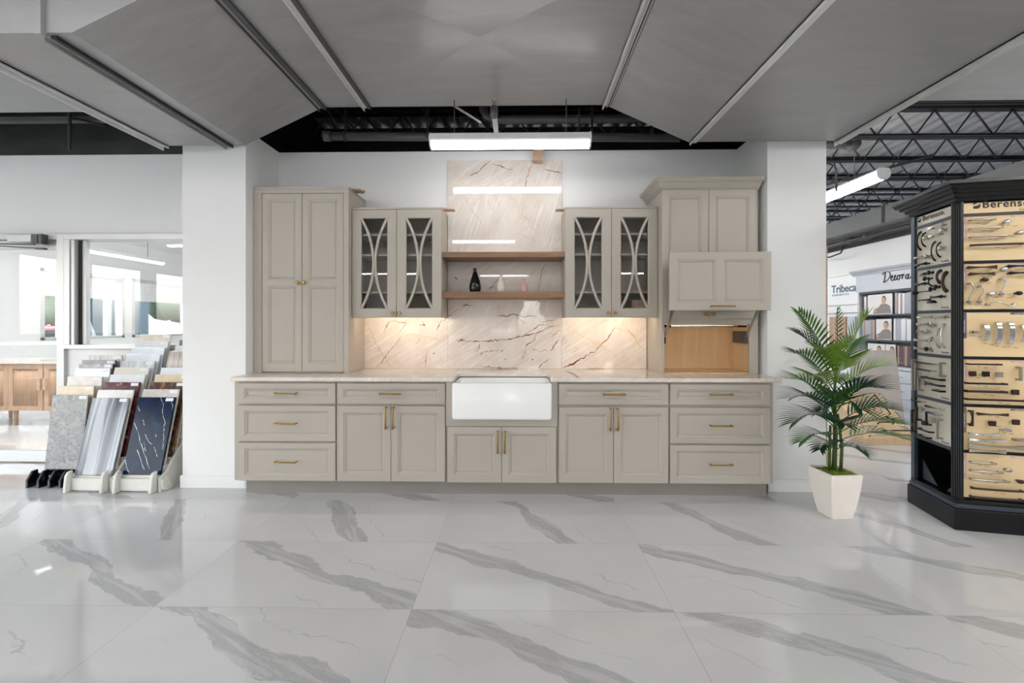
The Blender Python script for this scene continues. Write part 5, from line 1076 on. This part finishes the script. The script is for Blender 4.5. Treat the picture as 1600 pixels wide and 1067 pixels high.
for d in (('bar', 'satin', 1517, 344, 1557, 341.5, .0065), ('bar', 'satin', 1517, 357, 1568, 354.5, .0065), ('bar', 'satin', 1517, 370, 1579, 367, .0065), ('bar', 'bronze', 1517, 383.5, 1606, 379.5, .007), ('oval', 'chrome', 1575, 346), ('oval', 'satin', 1595, 363)): hw(FR, f1, *d)
for d in (('bow', 'bronze', 1513, 417.8, 1559, 417, .006), ('bow', 'bronze', 1516, 428, 1555, 427.3, .006), ('bow', 'blackmetal', 1576, 416, 1612, 415, .006), ('bow', 'blackmetal', 1579, 426.5, 1612, 426, .006), ('oval', 'bronze', 1540, 437), ('oval', 'chrome', 1571, 420), ('wave', 'satin', 1518, 441, 1518, 473, .007), ('wave', 'satin', 1534, 446, 1534, 473, .007), ('wave', 'chrome', 1568.5, 434, 1568.5, 461, .007), ('oval', 'chrome', 1551, 459), ('oval', 'blackmetal', 1593, 458), ('wave', 'chrome', 1544.5, 475, 1590, 474.5, .006)): hw(FR, f2, *d)
for d in (('square', 'chrome', 1520.5, 519, 1528.5, 519, .008), ('strap', 'chrome', 1543.5, 507, 1543.5, 533, .006), ('strap', 'chrome', 1563, 502.5, 1563, 538, .006), ('strap', 'chrome', 1582.5, 502.5, 1582.5, 538.5, .006), ('strap', 'chrome', 1603, 507, 1603, 534, .006)): hw(FR, f3, *d)
for d in (('square', 'bronze', 1514, 568, 1566, 570.5, .005), ('sq', 'bronze', 1521, 584), ('sq', 'blackmetal', 1542, 584.5), ('sq', 'satin', 1563, 585.5), ('square', 'satin', 1595, 573, 1595, 595, .006), ('square', 'blackmetal', 1512, 598, 1574, 601, .0055), ('square', 'bronze', 1511, 610, 1574, 614, .007), ('sq', 'bronze', 1588, 613), ('square', 'bronze', 1511, 622.5, 1610, 628, .006)): hw(FR, f4, *d)
for d in (('bow', 'bronze', 1519, 641, 1519, 666, .006), ('bow', 'bronze', 1528, 646.5, 1577, 649, .005), ('sq', 'bronze', 1552, 662), ('sq', 'bronze', 1589, 660), ('bow', 'chrome', 1515, 677, 1563, 681, .005), ('bow', 'chrome', 1515, 686, 1573, 690, .005), ('square', 'chrome', 1567, 672, 1580, 673.5, .006), ('bow', 'satin', 1514, 695.5, 1610, 702, .008), ('bow', 'satin', 1515, 703, 1573, 708, .006), ('square', 'satin', 1587, 687.5, 1606, 689, .007)): hw(FR, f5, *d)
for d in (('bar', 'satin', 1518, 722, 1558, 726, .0065), ('bar', 'satin', 1518, 735, 1568, 740, .0065), ('bar', 'satin', 1518, 748, 1579, 755, .0065), ('bar', 'bronze', 1518, 761, 1606, 771, .007), ('bar', 'bronze', 1516, 775, 1606, 785, .008), ('oval', 'satin', 1577, 735), ('oval', 'bronze', 1596, 753)): hw(FR, f6, *d)
for i, (bd, L_) in enumerate(((f1, ((1525, 349), (1534, 361), (1543, 374), (1555, 387), (1572, 352))), (f2, ((1532, 431), (1531, 441), (1512, 476), (1529, 476), (1562, 464), (1543, 463), (1564, 424))), (f3, ((1517, 525), (1536, 537), (1555, 541), (1573, 542))), (f4, ((1526, 573), (1514, 589), (1535, 589), (1526, 602), (1536, 616), (1560, 630))), (f5, ((1544, 650), (1547, 665), (1532, 681), (1537, 690), (1566, 676))), (f6, ((1528, 727), (1533, 740), (1542, 753), (1553, 770))))):
    mm = MB()
    for u, v in L_:
        q = dash(FR, bd, u, v, .022); mm.add(q.v, q.f); q = dash(FR, bd, u+10, v+1.5, .026); mm.add(q.v, q.f)
    mm.build('printed_caption', M['ink'], bd, local=True)
def s_(k, x, y): return {1: (1410+x/8.21, 310+y/8.21), 2: (1410+x/7.62, 420+y/7.62), 4: (1410+x/7.11, 550+y/7.11)}[k]
def SH(bd, k, kind, mat, x0, y0, x1=None, y1=None, t=.006):
    if x1 is None: hw(SD, bd, kind, mat, *s_(k, x0, y0))
    else: hw(SD, bd, kind, mat, *s_(k, x0, y0), *s_(k, x1, y1), t)
for d in (('bow', 'satin', 320, 395, 510, 330, .006), ('bow', 'satin', 325, 495, 465, 455, .005), ('knob', 'satin', 495, 410), ('knob', 'satin', 270, 510), ('arch', 'blackmetal', 180, 430, 180, 665, .006), ('arch', 'blackmetal', 235, 440, 235, 620, .005), ('arch', 'bronze', 360, 555, 360, 800, .006), ('arch', 'blackmetal', 425, 565, 425, 755, .005), ('knob', 'satin', 475, 640), ('bow', 'satin', 140, 770, 250, 745, .005), ('knob', 'satin', 290, 745), ('bow', 'blackmetal', 140, 865, 300, 830, .006)): SH(sb[1], 1, *d)
for d in (('cup', 'blackmetal', 165, 120, 270, 75, .006), ('knob', 'blackmetal', 305, 45), ('knob', 'blackmetal', 255, 118), ('arch', 'blackmetal', 300, 110, 300, 205, .005), ('arch', 'bronze', 400, 20, 400, 170, .010), ('arch', 'bronze', 470, 40, 470, 270, .011), ('bow', 'blackmetal', 140, 180, 265, 185, .006), ('knob', 'blackmetal', 325, 240), ('knob', 'blackmetal', 385, 215), ('knob', 'blackmetal', 125, 285), ('arch', 'blackmetal', 160, 280, 290, 262, .004), ('arch', 'blackmetal', 145, 405, 280, 340, .005), ('bow', 'blackmetal', 320, 340, 460, 328, .006), ('cup', 'blackmetal', 250, 430, 350, 428, .006)): SH(sb[2], 2, *d)
for d in (('bow', 'satin', 165, 578, 340, 572, .006), ('bow', 'satin', 365, 578, 500, 574, .006), ('bow', 'satin', 160, 660, 300, 660, .006), ('knob', 'satin', 335, 668), ('bow', 'satin', 160, 748, 240, 745, .006), ('knob', 'satin', 270, 745), ('arch', 'satin', 300, 815, 300, 980, .005), ('arch', 'satin', 385, 710, 385, 940, .005), ('arch', 'chrome', 445, 655, 445, 940, .006), ('bow', 'satin', 130, 848, 300, 852, .006), ('bow', 'satin', 130, 945, 250, 950, .006), ('knob', 'blackmetal', 275, 955)): SH(sb[3], 2, *d)
for d in (('square', 'satin', 115, 80, 115, 425, .006), ('square', 'satin', 145, 110, 145, 425, .006), ('square', 'satin', 180, 280, 180, 430, .006), ('square', 'chrome', 150, 112, 360, 135, .006), ('square', 'chrome', 165, 190, 325, 210, .006), ('square', 'satin', 420, 115, 420, 275, .006), ('square', 'blackmetal', 210, 275, 420, 310, .006), ('square', 'blackmetal', 265, 345, 420, 380, .006), ('square', 'blackmetal', 335, 420, 425, 440, .006), ('sq', 'satin', 225, 342)): SH(sb[4], 4, *d)
for d in (('square', 'chrome', 100, 525, 215, 558, .005), ('square', 'chrome', 255, 595, 420, 640, .006), ('square', 'bronze', 105, 640, 105, 885, .006), ('square', 'bronze', 155, 610, 155, 760, .006), ('sq', 'satin', 190, 630), ('square', 'blackmetal', 265, 660, 265, 815, .005), ('square', 'chrome', 285, 668, 395, 702, .006), ('sq', 'satin', 340, 760), ('sq', 'blackmetal', 225, 785), ('square', 'satin', 390, 745, 390, 965, .005), ('square', 'blackmetal', 155, 840, 300, 895, .005), ('square', 'blackmetal', 155, 912, 275, 960, .005)): SH(sb[5], 4, *d)
# ------------------------------------------------------------------ catalogue bookcase on the right wall
M['greypaint'] = paint('pale_grey_cabinet_paint', (196, 200, 206), .4, var=.01); M['darkpaint'] = paint('dark_shelf_paint', (58, 62, 70), .4)
XB = 5.2; yb0 = YU(1425, XB)-.25; yb1 = YU(1340, XB)
t = thing('catalogue_bookcase', 'pale grey bookcase of catalogues with a crown and script lettering on its header', 'bookcase', (XB+.15, (yb0+yb1)/2, 0))
zs = [1.09, 1.457, 1.80]; XK = XE-.012
m = MB(); m.box(XB, XK, yb1-.03, yb1, .74, 1.83); m.box(XB, XK, yb0, yb0+.03, .74, 1.83); m.box(XK-.02, XK, yb0+.03, yb1-.03, .74, 1.83); m.build('carcass', M['greypaint'], t)
m = MB(); m.box(XB-.015, XK, yb0-.01, yb1+.01, 1.80, 2.05); hd = m.build('header', M['greypaint'], t)
pr = [(XB-.015, 2.05), (XB-.03, 2.06), (XB-.04, 2.08), (XB-.07, 2.10), (XB-.085, 2.125), (XK, 2.125), (XK, 2.05)]
m = MB(); m.prism(pr, 'y', yb0-.06, yb1+.07); m.build('crown_moulding', M['greypaint'], t)
for z in zs[:2]+[.745]:
    m = MB(); m.box(XB+.005, XK-.02, yb0+.03, yb1-.03, z-.022, z); m.build('shelf', M['darkpaint'], t)
m = MB(); m.box(XB+.003, XB+.02, yb0+.03, yb1-.03, 1.77, 1.80); m.build('shelf_valance', M['darkpaint'], t)
m = MB(); m.box(XB-.12, XK, yb0, yb1, 0, .735); lo_ = m.build('lower_carcass', M['greypaint'], t)
m = MB(); m.box(XB-.15, XK, yb0-.01, yb1+.01, .705, .722+.001); m.build('counter', M['greypaint'], t)
for y0, y1 in ((yb0+.02, yb0+.46), (yb0+.48, yb1-.02)):
    for z0, z1 in ((.54, .69), (.33, .52), (.08, .31)):
        m = MB(); m.box(XB-.14, XB-.121, y0, y1, z0, z1); d = m.build('drawer', M['greypaint'], t, bevel=.003)
        m = MB(); m.tube([(XB-.165, (y0+y1)/2-.04, (z0+z1)/2), (XB-.165, (y0+y1)/2+.04, (z0+z1)/2)], .006, 6); m.build('pull', M['satin'], d)
# script lettering "Decora", drawn as pen strokes
def script(strokes, a0, z0, s, parent, mat, X, w=.006):
    for st in strokes:
        P3 = []
        n_ = len(st)
        for i in range(n_-1):
            p0, p1, p2, p3 = [Vector((*st[max(0, min(n_-1, j))],)) for j in (i-1, i, i+1, i+2)]
            for q in range(5):
                s_t = q/5; P3.append(.5*((2*p1)+(p2-p0)*s_t+(2*p0-5*p1+4*p2-p3)*s_t**2+(3*p1-p0-3*p2+p3)*s_t**3))
        P3.append(Vector((*st[-1],))); m = MB(); m.tube([(X-.003, a0-p.x*s, z0+p.y*s) for p in P3], w*.5, 6); m.build('lettering', M[mat], parent)
D_S = [[(.22, 1.0), (.16, .6), (.06, .05), (.0, .0)], [(-.12, .72), (.1, .9), (.5, .92), (.72, .66), (.55, .28), (.2, .06), (-.05, .05)],
       [(.78, .22), (.98, .4), (.94, .54), (.82, .42), (.8, .16), (.95, .06), (1.12, .2), (1.3, .48), (1.22, .5), (1.14, .26), (1.22, .07), (1.42, .2)],
       [(1.62, .5), (1.46, .36), (1.48, .1), (1.64, .1), (1.72, .34), (1.62, .5), (1.86, .44), (1.98, .5), (1.94, .1), (1.98, .34), (2.14, .52)],
       [(2.56, .48), (2.36, .42), (2.28, .16), (2.42, .08), (2.56, .3), (2.58, .48), (2.54, .1), (2.7, .12), (3.2, .5)]]
lb = PX(1381, 440, XB-.015); script(D_S, lb.y, lb.z-.01, .155, hd, 'ink', XB-.0165, .012)
BK = {n: paint('binder_'+n, c, .5) for n, c in (('white', (232, 232, 234)), ('grey', (176, 178, 186)), ('tan', (176, 140, 118)), ('brown', (110, 72, 58)), ('plum', (98, 78, 88)))}
def books(z, y_from, y_to, names, hgt, row):
    y = y_from
    while y > y_to+.045:
        w = R.uniform(.018, .04); nm = R.choice(names); h = hgt*R.uniform(.93, 1); m = MB(); m.box(XB+.03, XB+.26, y-w, y, z+.001, z+h)
        o = solo(m, 'binder', BK[nm], '%s sample binder standing on the %s shelf of the script-lettered bookcase' % (nm, row), 'binder', '%s binders on the %s shelf' % (nm, row), loc=(XB+.15, y-w/2, z+.001), bevel=.002, seg=1); y -= w+.0015
M['pwhite'] = paint('brochure_paper', (228, 224, 220), .4); M['skin'] = paint('printed_skin', (206, 158, 132), .5); M['knit'] = paint('printed_knit', (140, 130, 124), .5); M['phair'] = paint('printed_hair', (80, 62, 52), .5)
def brochure(y0, y1, z0, z1, label, tone='knit'):
    """framed advertising sheet with the printed half figure of a person"""
    t = thing('brochure', label, 'brochure', (XB+.02, (y0+y1)/2, z0)); X = XB+.02
    m = MB(); m.box(X, X+.008, y0, y1, z0, z1); sh = m.build('sheet', M['pwhite'], t); H = z1-z0; cy = y0+(y1-y0)*.33; n_ = 18
    def ell(cy_, cz, ry, rz, mat, lay, nm):
        m = MB(); m.add([(X-.0006*lay, cy_+ry*math.cos(2*math.pi*i/n_), cz+rz*math.sin(2*math.pi*i/n_)) for i in range(n_)], [tuple(range(n_))]); m.build(nm, M[mat], sh)
    m = MB(); b = [(cy-.13*H/.3, z0+.01), (cy-.11*H/.3, z0+H*.4), (cy-.04*H/.3, z0+H*.52), (cy+.05*H/.3, z0+H*.5), (cy+.10*H/.3, z0+H*.34), (cy+.18*H/.3, z0+H*.25), (cy+.19*H/.3, z0+.01)]
    b = [(max(y0+.002, min(y1-.002, p)), q) for p, q in b]; m.add([(X-.0006, p, q) for p, q in b], [tuple(range(len(b)))]); m.build('printed_figure', M[tone], sh)
    ell(cy, z0+H*.72, H*.135, H*.19, 'phair', 1, 'printed_hair'); ell(cy+.004, z0+H*.67, H*.12, H*.17, 'skin', 2, 'printed_face'); ell(min(cy+.15*H/.3, y1-.02), z0+H*.18, H*.08, H*.07, 'skin', 2, 'printed_hand')
def yz(u): return YU(u, XB+.02)
books(1.457, YU(1341, XB)-.035, yz(1354), ['plum', 'white', 'grey'], .29, 'top'); brochure(yz(1394), yz(1356), 1.459, 1.75, 'brochure with a person in a grey sweater on the top bookcase shelf'); books(1.457, yz(1397), yb0+.05, ['white', 'grey', 'tan'], .30, 'top')
books(1.09, YU(1341, XB)-.035, yz(1367), ['white', 'grey', 'white', 'tan'], .30, 'middle'); brochure(yz(1392.5), yz(1369), 1.092, 1.39, 'brochure with a person on the middle bookcase shelf'); books(1.09, yz(1395), yb0+.05, ['white', 'white', 'grey'], .31, 'middle')
brochure(yz(1382.5), yz(1356), .748, 1.03, 'brochure with a person, leftmost of two on the bottom bookcase shelf'); brochure(yz(1399), yz(1384), .748, 1.03, 'narrow brochure with a person, rightmost of two on the bottom bookcase shelf', 'phair'); books(.746, yz(1401), yb0+.05, ['brown', 'tan', 'plum', 'white'], .28, 'bottom')
# white cabinet display beyond it, with its sign
XT = 5.3; y0, y1 = yb1+.08, YU(1288, XT)+.35
t = thing('showroom_cabinet', 'white showroom cabinet under a blue lettered sign, left of the grey bookcase', 'cabinet', (XT+.1, (y0+y1)/2, 0))
m = MB(); m.box(XT, XK, y0, y1, 0, .82); m.box(XT+.05, XK, y0, y1, .86, 1.5); m.build('carcass', M['trim'], t)
m = MB(); m.box(XT-.02, XK, y0, y1, .82, .855); m.build('counter', M['quartzite'], t)
m = MB(); m.box(XT+.02, XT+.049, YU(1319, XT), YU(1294, XT), .92, 1.44); m.build('door', M['oak'], t)
for u0, u1 in ((1322, 1334),): m = MB(); m.box(XT+.02, XT+.049, YU(u1, XT), YU(u0, XT), .92, 1.44); m.build('door', M['greypaint'], t)
sg = thing('sign', 'white sign with large blue-grey letters above the white showroom cabinet', 'sign', (XT+.05, (y0+y1)/2, 1.505))
pz0, pz1 = PX(1315, 472, XT).z, PX(1315, 436, XT).z
m = MB(); m.box(XT+.01, XK, y0+.03, y1, 1.503, pz1+.05); bd = m.build('panel', M['trim'], sg)
m = MB(); m.box(XT-.02, XK, y0, y1, pz0-.045, pz0-.01); m.box(XT-.01, XK, y0, y1, pz1+.051, pz1+.075); m.each('ledge', M['trim'], sg)
M['slate_ink'] = paint('slate_blue_letters', (88, 112, 132), .5)
def wall_text(txt, u, v, size, X, parent, mat, bold=0, sp=1.0):
    q = text_mb(txt, size, bold, .002, sp); p = PX(u, v, X); q.xform(frame_mat((X-.003, p.y, p.z), (0, -1, 0), (0, 0, 1))); q.build('lettering', M[mat], parent)
wall_text('Tribeca', 1299.5, 458, .178, XT+.01, bd, 'slate_ink', .003); wall_text('CABINETRY', 1300.5, 463, .042, XT+.01, bd, 'slate_ink', 0, 1.9)
# things standing on the floor before the bookcase
a, b = PY(1340, 690, 4.80), PY(1420, 690, 4.95); x0 = XU(1344, 4.9); x1 = XU(1424, 4.9); yA, yB = 4.83, 5.32
t = thing('handle_display_board', 'slanted wooden display board with long pulls, on the floor behind the palm', 'display board', ((x0+x1)/2, 5.1, 0))
m = MB(); m.prism([(yA, .0), (yA, .07), (yB, .47), (yB+.03, .47), (yB+.03, 0)], 'x', x0, x1); bd = m.build('board', M['maple'], t)
def sl(s, f, o=0.0): y = yA+(yB-yA)*f; z = .07+.40*f; return Vector((x0+(x1-x0)*s, y-o*.63, z+o*.78))
for s0, f0, s1, f1, mt in ((.42, .12, .97, .12, 'blackmetal'), (.1, .03, .95, .03, 'satin'), (.60, .62, .60, .95, 'chrome'), (.70, .55, .70, .95, 'chrome'), (.82, .5, .82, .95, 'blackmetal'), (.95, .2, .95, .98, 'chrome'), (.1, .22, .35, .22, 'satin'), (.45, .3, .75, .3, 'bronze'), (.2, .4, .5, .4, 'chrome')):
    m = MB(); A, B = sl(s0, f0), sl(s1, f1); A2, B2 = sl(s0, f0, .035), sl(s1, f1, .035); m.tube([A, A2, A2+(B2-A2)*.5, B2, B], .007, 6); m.build('pull', M[mt], bd)
for s0, f0, mt in ((.72, .42, 'bronze'), (.80, .38, 'bronze'), (.45, .17, 'chrome'), (.9, .24, 'chrome'), (.88, .02, 'chrome')):
    m = MB(); m.ball(sl(s0, f0, .02), .018, 10); m.build('knob', M[mt], bd)
m = MB(); m.add([sl(.12, .10, .002), sl(.38, .10, .002), sl(.38, .15, .002), sl(.12, .15, .002)], [(0, 1, 2, 3)]); m.build('printed_tab', M['tab_blue'], bd)
M['greige2'] = paint('sample_door_paint', (186, 178, 172), .4, var=.03)
xa, xb = XU(1338, 5.45), XU(1409, 5.45); m = MB(); m.box(xa, xb, -.012, .012, 0, 1.0); m.xform(Matrix.Translation((0, 5.4, 0)) @ Matrix.Rotation(math.radians(-9), 4, 'X')); m2 = m
solo(m2, 'sample_door', M['greige2'], 'flat greige sample door leaning behind the slanted display board', 'sample door', loc=((xa+xb)/2, 5.45, 0))
